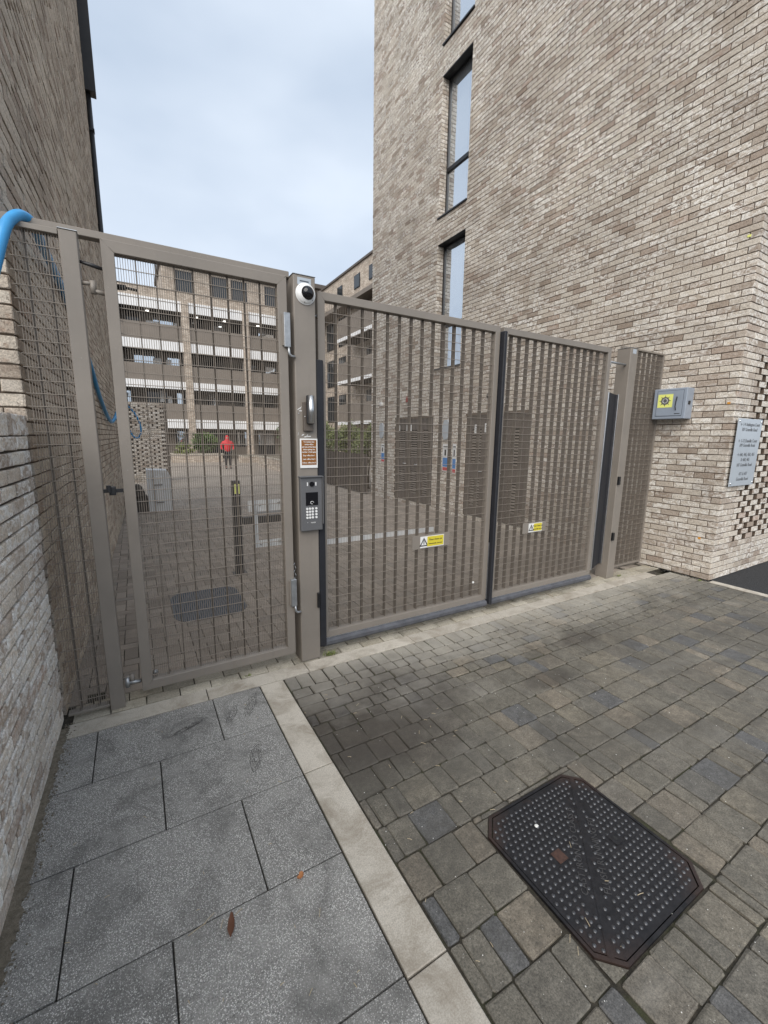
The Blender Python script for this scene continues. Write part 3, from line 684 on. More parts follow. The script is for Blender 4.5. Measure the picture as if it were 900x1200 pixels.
def oval(yc, zc, wq, hq, label):
    mb = MB(); vs = []; n_ = 18
    for x in (FX-.045, FX-.003):
        for i in range(n_):
            a = 2*math.pi*i/n_; vs.append((x, yc+wq/2*(abs(math.cos(a))**.7)*(1 if math.cos(a) > 0 else -1), zc+hq/2*(abs(math.sin(a))**.7)*(1 if math.sin(a) > 0 else -1)))
    mb.add(vs, [tuple(range(n_)), tuple(range(2*n_-1, n_-1, -1))]+[(i, n_+i, n_+(i+1) % n_, (i+1) % n_) for i in range(n_)])
    solo(mb, 'wall_light', 'plaque', label, 'lamp', 'oval bulkhead lights on the brick piers')
oval(10.64, 1.92, .20, .42, 'pale green oval bulkhead light on the farthest brick pier')
oval(7.72, 1.92, .22, .44, 'pale oval bulkhead light on the pier between the louvred doors')
mb = MB().cbox(FX-.07, FX-.002, 10.60, 10.70, 2.60, 2.70, .008); solo(mb, 'junction_box', 'white_plastic', 'small white box high on the farthest brick pier above the oval light', 'box')
mb = MB().cbox(FX-.06, FX-.002, 9.25, 9.37, 2.62, 2.76, .008); solo(mb, 'alarm_sounder', 'alarm_red', 'small red alarm box on the bricks above the farther louvred door', 'alarm')
mb = MB().dome((FX-.002, 6.44, 2.57), .05, (-1, 0, 0)); solo(mb, 'dome_light', 'sign_black', 'small dark dome on the bricks above the nearer louvred door', 'lamp', smooth=True)
# orange and yellow survey tags
mb = MB().cbox(FX-.006, FX-.001, 2.40, 2.43, 2.175, 2.20, .001); solo(mb, 'sticker', 'orange', 'tiny orange sticker on a corner brick, upper one', 'sticker')
mb = MB().cbox(FX-.006, FX-.001, 2.50, 2.53, .505, .53, .001); solo(mb, 'sticker', 'orange', 'tiny orange sticker on a brick low down near the wall foot', 'sticker')
mb = MB().cbox(FX-.006, FX-.001, 2.44, 2.475, 4.00, 4.025, .001); solo(mb, 'sticker', 'yellow', 'tiny yellow sticker high on the corner bricks', 'sticker')
# grey firefighters' key box on the wall
fb = thing('key_safe_box', 'blue-grey steel cabinet with a yellow badge on the brick wall behind the right post', 'box', (FX, 3.03, 2.01))
MB().cbox(FX-0.1720, FX-0.0010, 2.845, 3.235, 2.015, 2.395, .006).build('cabinet', 'box_grey', fb)
dr = MB().cbox(FX-0.1770, FX-0.1720, 2.885, 3.19, 2.055, 2.365, .002).build('door', 'box_grey', fb)
mb = MB()
for (a, bq, c, d) in ((2.880, 2.885, 2.05, 2.37), (3.19, 3.195, 2.05, 2.37), (2.885, 3.19, 2.05, 2.055), (2.885, 3.19, 2.365, 2.37)): mb.box(FX-0.1735, FX-0.1715, a, bq, c, d)
mb.build('door_gap', 'paint_grey_line', fb)
st_ = MB().box(FX-0.1785, FX-0.1768, 3.0, 3.178, 2.16, 2.325).build('badge_plate', 'yellow', dr)
mb = MB(); vs = []; cyc, czc = 3.089, 2.243
for x in (FX-0.1797, FX-0.1784):
    for i in range(32):
        a = 2*math.pi*i/32; r = .074 if i % 4 == 0 else (.056 if i % 2 == 0 else .044)
        vs.append((x, cyc+r*math.cos(a), czc+r*math.sin(a)))
mb.add(vs, [tuple(range(32)), tuple(range(63, 31, -1))]+[(i, 32+i, 32+(i+1) % 32, (i+1) % 32) for i in range(32)]); mb.build('star_badge', 'intercom_grey', st_)
MB().tube([(FX-0.1805, cyc+.028*math.cos(a/12*2*math.pi), czc+.028*math.sin(a/12*2*math.pi)) for a in range(13)], .003, 6, False).build('badge_ring', 'white_plastic', st_)
MB().tube([(FX-0.1780, 2.955, 2.285), (FX-0.1950, 2.945, 2.275), (FX-0.1950, 2.95, 2.24), (FX-0.1950, 2.955, 2.17), (FX-0.1950, 2.945, 2.135), (FX-0.1780, 2.955, 2.125)], .006, 6).build('handle', 'black_metal', dr)
MB().box(FX-0.1785, FX-0.1768, 2.90, 2.965, 2.075, 2.083).build('maker_mark', 'sign_black', dr)
MB().cbox(FX-0.1200, FX-0.0700, 2.840, 2.846, 2.19, 2.235, .001).build('side_latch', 'sign_black', fb)
fb.location.y -= .047
# address plaque
pl = thing('address_plaque', 'tall pale grey address plaque fixed on the open brickwork at the building corner', 'sign', (FX+.40, FY-.03, 1.19))
MB().cbox(FX+.055, FX+.725, FY-.034, FY-.026, 1.197, 2.012, .001).build('plate', 'plaque', pl)
for (px_, pz_) in ((.085, 1.23), (.695, 1.23), (.085, 1.98), (.695, 1.98)): MB().tube([(FX+px_, FY-.042, pz_), (FX+px_, FY, pz_)], .011, 8).build('standoff', 'aluminium', pl, smooth=True)
for s_, z in (('\u2190 1-9 Ashington Court', 1.942), ('107 Granville Road', 1.882), ('\u2190 1-12 Danville Court', 1.747), ('109 Granville Road', 1.694), ('\u2192 440, 445, 450, 455', 1.580), ('& 460, 465', 1.519), ('107 Granville Road', 1.454), ('471 & 457', 1.344), ('Granville Road', 1.279)):
    text(s_, .056, (FX+.39, FY-.0352, z), GX, GZ, 'plaque_ink', pl, 'lettering', bold=.0004)

# ================================================================== LEFT BUILDING AND LOW WALL
def LP(y): return (WL(y), y)
ang = Vector((.027, 1, 0)).normalized(); nrm = Vector((1, -.027, 0)).normalized()
Y0L = 3.05; lf = Face((WL(Y0L), Y0L, 0), ang, GZ, nrm); LENL = 8.0; TOPL = 11.0
lb = thing('brick_building', 'tall brown brick building closing the left side of the courtyard beyond the side gate', 'building', (WL(Y0L), Y0L, 0))
J = stretcher(lf, 0, LENL, 0, TOPL, start=(0.0, -.1125), corner_tone=ctone)
frt = Face((WL(Y0L)-1.3, Y0L, 0), GX, GZ, (0, -1, 0))
J2 = stretcher(frt, .085, 1.3, 1.80, TOPL, start=(0.0, .1125))
for q in J2:
    if q[1]+q[3]/2 > 1.297: q[3] -= .003; q[1] -= .0015
lay(J+J2, lb, 'brick', 'brick_courses', 'brick_brown', dep=.03, b=.003, j=.0022, lift=.0035, tilt=.010)
sheet(lf, 0.01, LENL, 0, TOPL, .010).build('mortar', 'mortar', lb, fix=False)
sheet(frt, 0, 1.29, 0, TOPL, .010).build('front_mortar', 'mortar', lb, fix=False)
pe = lf.P(LENL, 0, 0)
MB().add([lf.P(.02, .03, 0), lf.P(LENL, .03, 0), lf.P(LENL, 6, 0), lf.P(.02, 1.3, 0), lf.P(.02, .03, TOPL), lf.P(LENL, .03, TOPL), lf.P(LENL, 6, TOPL), lf.P(.02, 1.3, TOPL)],
         [(0, 1, 5, 4), (1, 2, 6, 5), (2, 3, 7, 6), (3, 0, 4, 7), (4, 5, 6, 7)]).build('core', 'mortar', lb)
# black downpipe and cladding at its far end
dp = thing('downpipe', 'black downpipe with wider box section on top, far end of the left building', 'pipe', (pe.x+.03, pe.y, 0))
MB().tube([(pe.x+.035, pe.y-.06, 0), (pe.x+.035, pe.y-.06, 8.2)], .048, 12).build('pipe', 'black_metal', dp, smooth=True)
MB().cbox(pe.x-.02, pe.x+.17, pe.y-.16, pe.y+.05, 8.15, TOPL, .004).build('box_section', 'black_metal', dp)
for z in (1.5, 3.5, 5.5, 7.5): MB().box(pe.x-.01, pe.x+.09, pe.y-.12, pe.y, z, z+.04).build('bracket', 'black_metal', dp)
# low wall in front with a soldier coping
lw = thing('low_brick_wall', 'low whitewashed brick wall with upright coping bricks along the left of the footpath', 'wall', (WL(1.5), 1.5, 0))
l2 = Face((WL(3.03), 3.03, 0), -ang, GZ, nrm)
l3 = Face((WL(-1.0), -1.0, 0), ang, GZ, nrm)
LL = 4.03
J = stretcher(l3, 0, LL, 0, 1.72, start=(-.04, -.1525), L_=.213, jt=.012, H_=.063)
v0 = 1.725; u = .003
while u < LL-.03: J.append([l3, u+.0325, v0+.054, .065, .105, random.random(), True]); u += .075
lay(J, lw, 'brick', 'brick_courses', 'brick_white', dep=.05, b=.005, j=.0026, lift=.002, tilt=.006)
mb = MB(); TT = lambda u_, d_, z_: tuple(l3.P(u_, d_, z_))
mb.box(0, LL-.005, .017, .33, 0, 1.815, T=TT); mb.build('mortar', 'mortar_dark', lw)

# ================================================================== GATES AND POSTS
def frame_mitred(x0, x1, y0, y1, z0, z1, fw):
    mb = MB(); O = [(x0, z0), (x1, z0), (x1, z1), (x0, z1)]; I = [(x0+fw, z0+fw), (x1-fw, z0+fw), (x1-fw, z1-fw), (x0+fw, z1-fw)]; g_ = .0006; b_ = .0025
    for i in range(4):
        k2 = (i+1) % 4; o1, o2, i1, i2 = Vector(O[i]), Vector(O[k2]), Vector(I[i]), Vector(I[k2]); d = (o2-o1).normalized()*g_
        o1 = o1+d; i1 = i1+d; o2 = o2-d; i2 = i2-d; n_ = (i1-o1); n_ = n_ - d*(n_.dot(d)/d.dot(d)); n_ = n_.normalized()*b_
        q = [(o1, y0+b_), (o2, y0+b_), (o2+n_, y0), (o1+n_, y0), (i1-n_, y0), (i2-n_, y0), (i2, y0+b_), (i1, y0+b_), (i2, y1), (i1, y1), (o2, y1), (o1, y1)]
        vs = [(p.x, y, p.y) for p, y in q]
        mb.add(vs, [(0, 1, 2, 3), (3, 2, 5, 4), (4, 5, 6, 7), (7, 6, 8, 9), (9, 8, 10, 11), (11, 10, 1, 0), (0, 3, 4, 7, 9, 11), (1, 10, 8, 6, 5, 2)])
    return mb
def grille(root, x0, x1, y0, z0, z1, pitch, first=None, slat_dep=.044, vstep=8, hp=.0688, slat_t=.006, rv=.0009):
    """wires: verticals at y0+.006, horizontals in front, flat slats behind"""
    xs = []; x = x0 + (first if first is not None else pitch)
    while x < x1-.012: xs.append(x); x += pitch
    sl = MB().cbox(-slat_t/2, slat_t/2, 0, slat_dep, z0-.004, z1+.004, .0008).data('slat', 'taupe_slat_shaded')
    off = wloc(root)
    for x in xs:
        o = bpy.data.objects.new('slat', sl); COL.objects.link(o); o.parent = root; o.location = Vector((x, y0+.010, 0)) - off
    mb = MB(); st = pitch/vstep; x = xs[0]-st*int((xs[0]-x0)/st)
    r = rv
    while x < x1:
        if x > x0+.003: mb.add([(x-r, y0+.006-r, z0), (x+r, y0+.006-r, z0), (x+r, y0+.006+r, z0), (x-r, y0+.006+r, z0), (x-r, y0+.006-r, z1), (x+r, y0+.006-r, z1), (x+r, y0+.006+r, z1), (x-r, y0+.006+r, z1)], [(0, 1, 5, 4), (1, 2, 6, 5), (2, 3, 7, 6), (3, 0, 4, 7)])
        x += st
    nh = max(1, round((z1-z0)/hp)); r = .0019
    for k in range(1, nh):
        z = z0 + (z1-z0)*k/nh
        mb.add([(x0-.01, y0-r, z-r), (x0-.01, y0+r, z-r), (x0-.01, y0+r, z+r), (x0-.01, y0-r, z+r), (x1+.01, y0-r, z-r), (x1+.01, y0+r, z-r), (x1+.01, y0+r, z+r), (x1+.01, y0-r, z+r)], [(0, 4, 5, 1), (1, 5, 6, 2), (2, 6, 7, 3), (3, 7, 4, 0)])
    stuff(mb.build('wire_mesh', 'taupe_wire', root, fix=False))
    return xs
# left fixed frame: panel, post and header beam
lp_ = thing('gate_post', 'slim taupe steel post left of the side gate', 'post', (-.218, 3.0, 0))
MB().cbox(-.259, -.178, 2.965, 3.045, 0, 2.795, .004).build('post', 'taupe', lp_)
MB().cbox(-.262, -.175, 2.962, 3.048, 2.795, 2.800, .001).build('post_cap', 'galvanised', lp_)
fpn = thing('mesh_panel', 'narrow fixed taupe mesh panel between the left brick wall and the slim post', 'fence panel', (-.36, 2.98, .02))
MB().cbox(-.468, -.262, 2.97, 3.03, 2.765, 2.792, .002).build('top_rail', 'taupe', fpn)
MB().cbox(-.476, -.262, 2.975, 3.025, .03, .045, .002).build('bottom_rail', 'taupe', fpn)
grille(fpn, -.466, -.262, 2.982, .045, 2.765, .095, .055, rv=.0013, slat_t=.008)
hb = solo(MB().cbox(-.50, 1.0, 3.03, 3.09, 2.803, 2.842, .003).box(-.26, -.178, 3.046, 3.056, 2.72, 2.81), 'header_beam', 'taupe', 'thin taupe header beam running from the brick wall over the side gate', 'beam')
# side (pedestrian) gate
pg = thing('pedestrian_gate', 'narrow closed taupe mesh gate left of the keypad post', 'gate', (.44, 2.97, 0))
frame_mitred(-.076, .955, 2.95, 3.01, .09, 2.782, .062).build('frame', 'taupe', pg)
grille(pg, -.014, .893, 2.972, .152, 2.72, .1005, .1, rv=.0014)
def hinge(z, big=False):
    hb_ = MB(); hb_.tube([(-.178, 2.985, z+.03), (-.125, 2.985, z+.03)], .011, 8); hb_.tube([(-.128, 2.985, z-.02), (-.128, 2.985, z+.045)], .016, 10); hb_.tube([(-.128, 2.985, z-.005), (-.074, 2.985, z-.012)], .012, 8)
    hg = hb_.build('hinge', 'taupe', pg, smooth=True)
    return hg
hinge(2.52); hinge(.165)
MB().tube([(-.178, 2.985, 2.655), (-.12, 2.985, 2.645), (-.076, 2.985, 2.635)], [.008, .011, .009], 8).build('stay_rod', 'black_metal', pg, smooth=True)
MB().box(-.178, -.075, 2.965, 2.985, 1.395, 1.415).cbox(-.15, -.115, 2.955, 2.995, 1.38, 1.43, .003).tube([(-.15, 2.95, 1.44), (-.15, 2.95, 1.40)], .012, 8).build('latch', 'black_metal', pg)
MB().tube([(-.155, 2.96, .20), (-.155, 2.96, .14)], .013, 8).tube([(-.155, 2.965, .165), (-.08, 2.965, .16)], .010, 8).build('bolt', 'galvanised', pg, smooth=True)
MB().tube([(-.02, 3.02, 2.565), (.03, 3.02, 2.567)], .016, 8).tube([(.03, 3.02, 2.567), (.085, 3.02, 2.562)], .008, 8).build('hinge_stud', 'black_metal', pg, smooth=True)
MB().tube([(-.01, 3.02, .17), (.02, 3.02, .17)], .014, 8).build('hinge_stud', 'galvanised', pg, smooth=True)
# lock bracket behind the mesh
MB().box(.66, .895, 3.03, 3.036, 1.205, 1.285).box(.69, .725, 3.03, 3.036, .94, 1.21).box(.725, .895, 3.03, 3.036, .94, .99).build('lock_bracket', 'white_sheet', pg)
MB().cbox(.625, .895, 3.04, 3.075, 1.115, 1.165, .003).build('push_bar', 'black_metal', pg)
MB().cbox(.72, .895, 3.02, 3.03, 1.190, 1.203, .001).build('bracket_lip', 'galvanised', pg)
for (x, z) in ((.742, 1.255), (.878, 1.262), (.742, .965), (.878, .975)): MB().dome((x, 3.028, z), .010, (0, -1, 0), 8, 3).build('bolt_head', 'aluminium', pg, smooth=True)
def closer(z0, z1):
    t = MB().cbox(.925, .968, 2.925, 2.955, z0, z1, .003).build('closer_body', 'galvanised', pg)
    MB().box(.915, .925, 2.935, 2.95, z0+.01, z1-.01).build('closer_plate', 'taupe', t)
    MB().tube([(.955, 2.935, z0), (.958, 2.935, z0-.04), (.972, 2.935, z0-.055), (.998, 2.938, z0-.055)], .009, 8).build('closer_arm', 'galvanised', t, smooth=True)
closer(2.33, 2.55); closer(.48, .69)
mb = MB()
for i in range(5): mb.tube([(.975, 2.985, .80-.028*i), (.983 if i % 2 else .967, 2.985, .787-.028*i), (.975, 2.985, .775-.028*i)], .004, 6)
mb.build('chain', 'galvanised', pg, smooth=True)
# keypad post
kp = thing('keypad_post', 'wide taupe steel post between the side gate and the double gates', 'post', (1.075, 3.02, 0))
MB().cbox(1.0, 1.155, 2.945, 3.10, 0, 2.806, .005).build('post', 'taupe', kp)
MB().cbox(.997, 1.158, 2.942, 3.103, 2.806, 2.810, .001).build('post_cap', 'galvanised', kp)
MB().box(1.028, 1.125, 2.9435, 2.946, 2.745, 2.790).build('rating_sticker', 'plaque', kp)
MB().box(1.045, 1.108, 2.9425, 2.944, 2.764, 2.772).build('sticker_print', 'paint_grey_line', kp)
MB().cbox(1.132, 1.150, 2.925, 2.945, .43, .55, .003).build('photocell', 'black_plastic', kp)
MB().tube([(1.018, 2.944, 1.90), (1.018, 2.944, 1.894)], .004, 6).build('screw', 'aluminium', kp)
rndp = random.Random(11); mb = MB()
for (x, z, a, l) in ((1.022, 1.93, .6, .03), (1.032, 1.915, 0, .02), (1.034, 1.935, 1.2, .025), (1.012, 1.755, 1.3, .02), (1.045, 1.748, .4, .018), (1.075, 1.742, .9, .026), (1.09, 1.738, 0, .03), (1.062, 1.735, .2, .012)):
    dx, dz = math.cos(a)*l/2, math.sin(a)*l/2; mb.add([(x-dx, 2.9435, z-dz-.003), (x+dx, 2.9435, z+dz-.003), (x+dx, 2.9435, z+dz+.003), (x-dx, 2.9435, z-dz+.003)], [(0, 1, 2, 3)])
stuff(mb.build('old_glue_marks', 'white_plastic', kp))
# dome camera
cmr = thing('dome_camera', 'white dome security camera with black bubble high on the keypad post', 'camera', (1.085, 2.945, 2.69))
MB().dome((1.083, 2.945, 2.69), .068, (0, -1, 0), 24, 8, .55).build('housing', 'white_plastic', cmr, smooth=True)
MB().tube([(1.083, 2.944, 2.69), (1.083, 2.938, 2.69)], .070, 24).build('base_ring', 'white_plastic', cmr, smooth=False)
MB().dome((1.090, 2.925, 2.692), .046, (.22, -1, .05), 20, 8, .95).build('bubble', 'lens_black', cmr, smooth=True)
for a in (2.4, 4.5, 5.6): MB().dome((1.083+.058*math.cos(a), 2.928, 2.69+.058*math.sin(a)), .004, (0, -1, 0), 6, 2).build('screw', 'black_metal', cmr)
# key override
ko = thing('key_override', 'silver key cylinder cover on a small brown box, on the keypad post', 'lock', (1.085, 2.945, 1.77))
MB().cbox(1.045, 1.115, 2.915, 2.944, 1.775, 1.975, .003).build('back_box', 'brown_metal', ko)
MB().cbox(1.062, 1.110, 2.885, 2.915, 1.825, 2.020, .004).build('side_plates', 'black_metal', ko)
MB().tube([(1.088, 2.882, 1.828), (1.088, 2.882, 2.017)], .021, 16).build('cover', 'aluminium', ko, smooth=True)
MB().dome((1.053, 2.914, 1.875), .005, (0, -1, 0), 6, 2).build('screw', 'aluminium', ko)
# contact sign
cs_ = thing('contact_sign', 'small brown sign with white lines of writing above the keypad', 'sign', (1.085, 2.944, 1.505))
MB().cbox(1.020, 1.152, 2.937, 2.944, 1.512, 1.722, .001).build('white_board', 'white_plastic', cs_)
MB().box(1.030, 1.142, 2.9352, 2.9372, 1.535, 1.712).build('brown_field', 'brown_sign', cs_)
for s_, z in (('To contact the', 1.700), ('estate office', 1.682), ('please telephone', 1.664), ('on the number below', 1.646), ('during office hours', 1.628), ('Day', 1.608), ('0300 000 0000', 1.596), ('Eve', 1.576), ('0300 000 0000', 1.564), ('Out of hours', 1.552)):
    pass
for s_, z in (('To contact the', 1.699), ('estate office', 1.681), ('call one of the lines', 1.663), ('below giving the', 1.645), ('number of this gate', 1.627), ('Day: office line 1', 1.602), ('Late: office line 2', 1.576), ('Other: office line 3', 1.550)):
    text(s_, .0135, (1.086, 2.9346, z), GX, GZ, 'white_plastic', cs_, 'lettering', ext=.0003, bold=.0003)
# intercom
ic = thing('intercom', 'grey steel door intercom with black screen and round keypad buttons on the post', 'intercom', (1.095, 2.944, 1.03))
MB().cbox(1.005, 1.172, 2.905, 2.944, 1.052, 1.447, .004).build('body', 'intercom_grey', ic)
MB().cbox(1.000, 1.178, 2.890, 2.944, 1.447, 1.455, .002).cbox(1.172, 1.177, 2.892, 2.944, 1.10, 1.447, .001).build('rain_hood', 'intercom_grey', ic)
MB().tube([(1.09, 2.906, 1.398), (1.09, 2.898, 1.398)], .018, 18).build('camera_lens', 'lens_black', ic, smooth=False)
for x in (1.058, 1.122): MB().cbox(x-.004, x+.004, 2.902, 2.906, 1.385, 1.411, .001).build('lamp_window', 'white_plastic', ic)
sc_ = MB().cbox(1.043, 1.137, 2.9025, 2.906, 1.242, 1.338, .001).build('screen', 'lens_black', ic)
MB().tube([(1.09+.012*math.cos(a/8*1.6*math.pi), 2.902, 1.262+.010*math.sin(a/8*1.6*math.pi)) for a in range(9)], .0018, 6).build('screen_icon', 'white_plastic', sc_)
for r_ in range(4):
    for c_ in range(4):
        x = 1.052+(.021*c_ if c_ < 3 else .070); z = 1.218-.022*r_
        b_ = MB().tube([(x, 2.905, z), (x, 2.900, z)], .0086, 10).build('button', 'white_plastic', ic)
for c_, x in zip('MOD', (1.075, 1.088, 1.101)): pass
text('VIDEX', .014, (1.098, 2.9042, 1.112), GX, GZ, 'white_plastic', ic, 'maker_mark')
MB().dome((1.055, 2.9048, 1.115), .003, (0, -1, 0), 6, 2).build('screw', 'aluminium', ic)
# double gates
GY0 = 3.0
def leaf(x0, x1, label, first):
    t = thing('gate_leaf', label, 'gate', ((x0+x1)/2, GY0+.03, 0), 'leaves of the double vehicle gate')
    frame_mitred(x0, x1, GY0, GY0+.06, .125, 2.745, .056).build('frame', 'taupe', t)
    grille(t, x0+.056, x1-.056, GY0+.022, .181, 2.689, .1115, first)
    return t
g1 = leaf(1.192, 2.965, 'left leaf of the double gates, taupe mesh, hinged next to the keypad post', .105)
g2 = leaf(3.010, 4.665, 'right leaf of the double gates, taupe mesh, next to the far post', .09)
for t, x0, x1 in ((g1, 1.20, 2.96), (g2, 3.02, 4.66)):      # ribbed rubber safety edge under each leaf
    prof = [(GY0-.012, .122), (GY0-.030, .105), (GY0-.030, .080), (GY0-.015, .062), (GY0+.03, .058), (GY0+.06, .075), (GY0+.06, .122)]
    n_ = len(prof); vs = [(x, y, z) for x in (x0, x1) for y, z in prof]
    MB().add(vs, [tuple(range(n_))[::-1], tuple(range(n_, 2*n_))]+[(i, (i+1) % n_, n_+(i+1) % n_, n_+i) for i in range(n_)]).build('bottom_safety_edge', 'grey_rubber', t)
    MB().box(x0, x1, GY0-.002, GY0+.002, .118, .128).build('edge_channel', 'aluminium', t)
MB().cbox(1.157, 1.212, GY0-.050, GY0-.003, .085, 2.275, .006).build('side_safety_edge', 'black_rubber', g1)
MB().cbox(2.972, 3.008, GY0-.050, GY0+.03, .085, 2.70, .006).build('closing_edge', 'black_rubber', g2)
MB().box(2.9655, 2.972, GY0-.004, GY0+.03, .13, .72).build('stop_plate', 'galvanised', g1)
MB().dome((2.80, GY0+.018, .33), .012, (0, -1, 0), 6, 3).build('bolt_head', 'white_plastic', g1)
# clear guard sheets behind the lower half
MB().box(1.21, 2.95, GY0+.080, GY0+.084, .15, .925).build('guard_sheet', 'clear', g1)
MB().box(1.245, 2.34, GY0+.078, GY0+.090, .885, .925).build('guard_edge_trim', 'white_plastic', g1)
MB().box(3.02, 4.65, GY0+.080, GY0+.084, .15, .985).build('guard_sheet', 'clear', g2)
# black flexible shield from right leaf to post
pts = [(4.672, 3.005), (4.76, 3.02), (4.86, 3.06), (4.96, 3.10), (5.055, 3.125)]
mb = MB()
for (a, bq) in zip(pts, pts[1:]): mb.add([(a[0], a[1], .185), (bq[0], bq[1], .185), (bq[0], bq[1], 2.27), (a[0], a[1], 2.27), (a[0], a[1]+.012, .185), (bq[0], bq[1]+.012, .185), (bq[0], bq[1]+.012, 2.27), (a[0], a[1]+.012, 2.27)],
    [(0, 1, 2, 3), (4, 7, 6, 5), (0, 4, 5, 1), (3, 2, 6, 7)])
sh_ = solo(mb, 'finger_guard', 'black_rubber', 'black flexible shield closing the gap between the right leaf and far post', 'guard')
for x, y in ((4.668, 2.998), (5.048, 3.113)):
    o = MB().cbox(x-.007, x+.007, y-.012, y+.012, .18, 2.275, .002).build('edge_strip', 'aluminium', sh_)
# post to leaf top and bottom hinges
MB().tube([(1.150, 3.02, 2.58), (1.195, 3.02, 2.58)], .012, 8).build('hinge_pin', 'galvanised', g1, smooth=True)
MB().tube([(4.66, 3.03, 2.605), (5.06, 3.07, 2.61)], .013, 8).tube([(4.70, 3.03, 2.60), (4.70, 3.03, 2.55)], .012, 8).build('hinge_pin', 'galvanised', g2, smooth=True)
# warning signs on both leaves
def warn(x0, x1, z0, z1, par, label, sx):
    t = thing('warning_sign', label, 'sign', ((x0+x1)/2, GY0, z0), 'warning signs on the double gates')
    MB().cbox(x0, x1, GY0+.004, GY0+.012, z0, z1, .001).build('grey_plate', 'taupe', t)
    a, bq = x0+.085, x1-.065; h = z1-z0; y = GY0-.000
    MB().box(a, bq, y, y+.004, z0+.010, z1-.010).build('white_label', 'white_plastic', t)
    MB().box(a+.075, bq-.006, y-.0015, y, z0+.018, z1-.014).build('yellow_field', 'yellow_sign', t)
    c_ = a+.038; mb = MB(); zb, zt = z0+.024, z1-.020; r_ = (zt-zb)*.62
    o_ = [(c_-r_, zb), (c_+r_, zb), (c_, zt)]; i_ = [(c_-r_*.62, zb+.010), (c_+r_*.62, zb+.010), (c_, zt-.018)]
    vs = [(p, y-.001, q) for p, q in o_+i_]; mb.add(vs, [(0, 1, 4, 3), (1, 2, 5, 4), (2, 0, 3, 5)])
    mb.add([(c_-.004, y-.001, zb+.016), (c_+.004, y-.001, zb+.016), (c_+.004, y-.001, zt-.026), (c_-.004, y-.001, zt-.026)], [(0, 1, 2, 3)])
    mb.build('hazard_triangle', 'sign_black', t)
    text('These Gates are', .0225, ((a+.075+bq-.006)/2, y-.0018, z0+h*.64), GX, GZ, 'sign_black', t, 'lettering', ext=.0003, bold=.0004)
    text('Automatically Operated', .0155, ((a+.075+bq-.006)/2, y-.0018, z0+h*.34), GX, GZ, 'sign_black', t, 'lettering', ext=.0003, bold=.0004)
warn(2.052, 2.465, .755, .878, g1, 'yellow and white warning sign on a grey plate on the left gate leaf', 0)
warn(3.445, 3.80, .755, .868, g2, 'yellow and white warning sign on a grey plate on the right gate leaf', 0)
# far post and side infill panel
rp_ = thing('gate_post', 'wide taupe steel post right of the double gates with two black sensors', 'post', (5.135, 3.1, 0))
MB().cbox(5.06, 5.205, 3.02, 3.185, 0, 2.797, .005).build('post', 'taupe', rp_)
MB().cbox(5.057, 5.208, 3.017, 3.188, 2.797, 2.801, .001).build('post_cap', 'galvanised', rp_)
MB().box(5.10, 5.17, 3.0185, 3.021, 2.735, 2.785).build('rating_sticker', 'plaque', rp_)
for z in (1.25, .55): MB().cbox(5.060, 5.095, 2.992, 3.020, z-.05, z+.05, .004).build('photocell', 'black_plastic', rp_)
ip = thing('mesh_panel', 'fixed taupe mesh panel between the far post and the right brick building', 'fence panel', (5.55, 3.12, 0))
frame_mitred(5.21, 6.140, 3.20, 3.245, .03, 2.862, .022).build('frame', 'taupe', ip)
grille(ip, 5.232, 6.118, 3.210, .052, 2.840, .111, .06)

# ================================================================== MANHOLE COVER
mhx, mhy = (MHX0+MHX1)/2, (MHY0+MHY1)/2; hw, hh = (MHX1-MHX0)/2-.004, (MHY1-MHY0)/2-.004; ch = .075
mh = thing('manhole_cover', 'black studded cast iron manhole cover with rusty cut corners among the setts', 'manhole cover', (mhx, mhy, 0))
poly = [(-hw+ch, -hh), (hw-ch, -hh), (hw, -hh+ch), (hw, hh-ch), (hw-ch, hh), (-hw+ch, hh), (-hw, hh-ch), (-hw, -hh+ch)]
P_ = [(mhx+a, mhy+c) for a, c in poly]; Pin = [(mhx+a*.965, mhy+c*.965) for a, c in poly]
fr = MB()
vs = [(x, y, .004) for x, y in P_] + [(x, y, .004) for x, y in Pin] + [(x, y, -.03) for x, y in P_] + [(x, y, -.03) for x, y in Pin]
fs = []
for i in range(8):
    j_ = (i+1) % 8; fs += [(i, j_, 8+j_, 8+i), (i, 16+i, 16+j_, j_), (8+i, 8+j_, 24+j_, 24+i)]
fr.add(vs, fs); fr.build('frame', 'iron', mh)
Pl = [(mhx+a*.952, mhy+c*.952) for a, c in poly]
MB().prism(Pl, -.03, .0025).build('cover', 'iron', mh)
for (cx_, cy_) in ((-1, -1), (1, -1), (1, 1), (-1, 1)):      # earth in the four cut corners
    X_, Y_ = mhx+cx_*(hw+.002), mhy+cy_*(hh+.002)
    fs_ = MB().add([(X_, Y_, -.003), (X_-cx_*ch, Y_, -.003), (X_, Y_-cy_*ch, -.003)], [(0, 1, 2)]).build('corner_fill', 'sett', mh)
inside = lambda x, y: abs(x) < hw*.93 and abs(y) < hh*.93 and abs(x)+abs(y) < (hw+hh-ch)*.93
st = MB(); s_p = .0285; rnd = random.Random(2)
dirv = Vector((1.0, 1.0)).normalized()      # diagonal plain band of the cast lettering
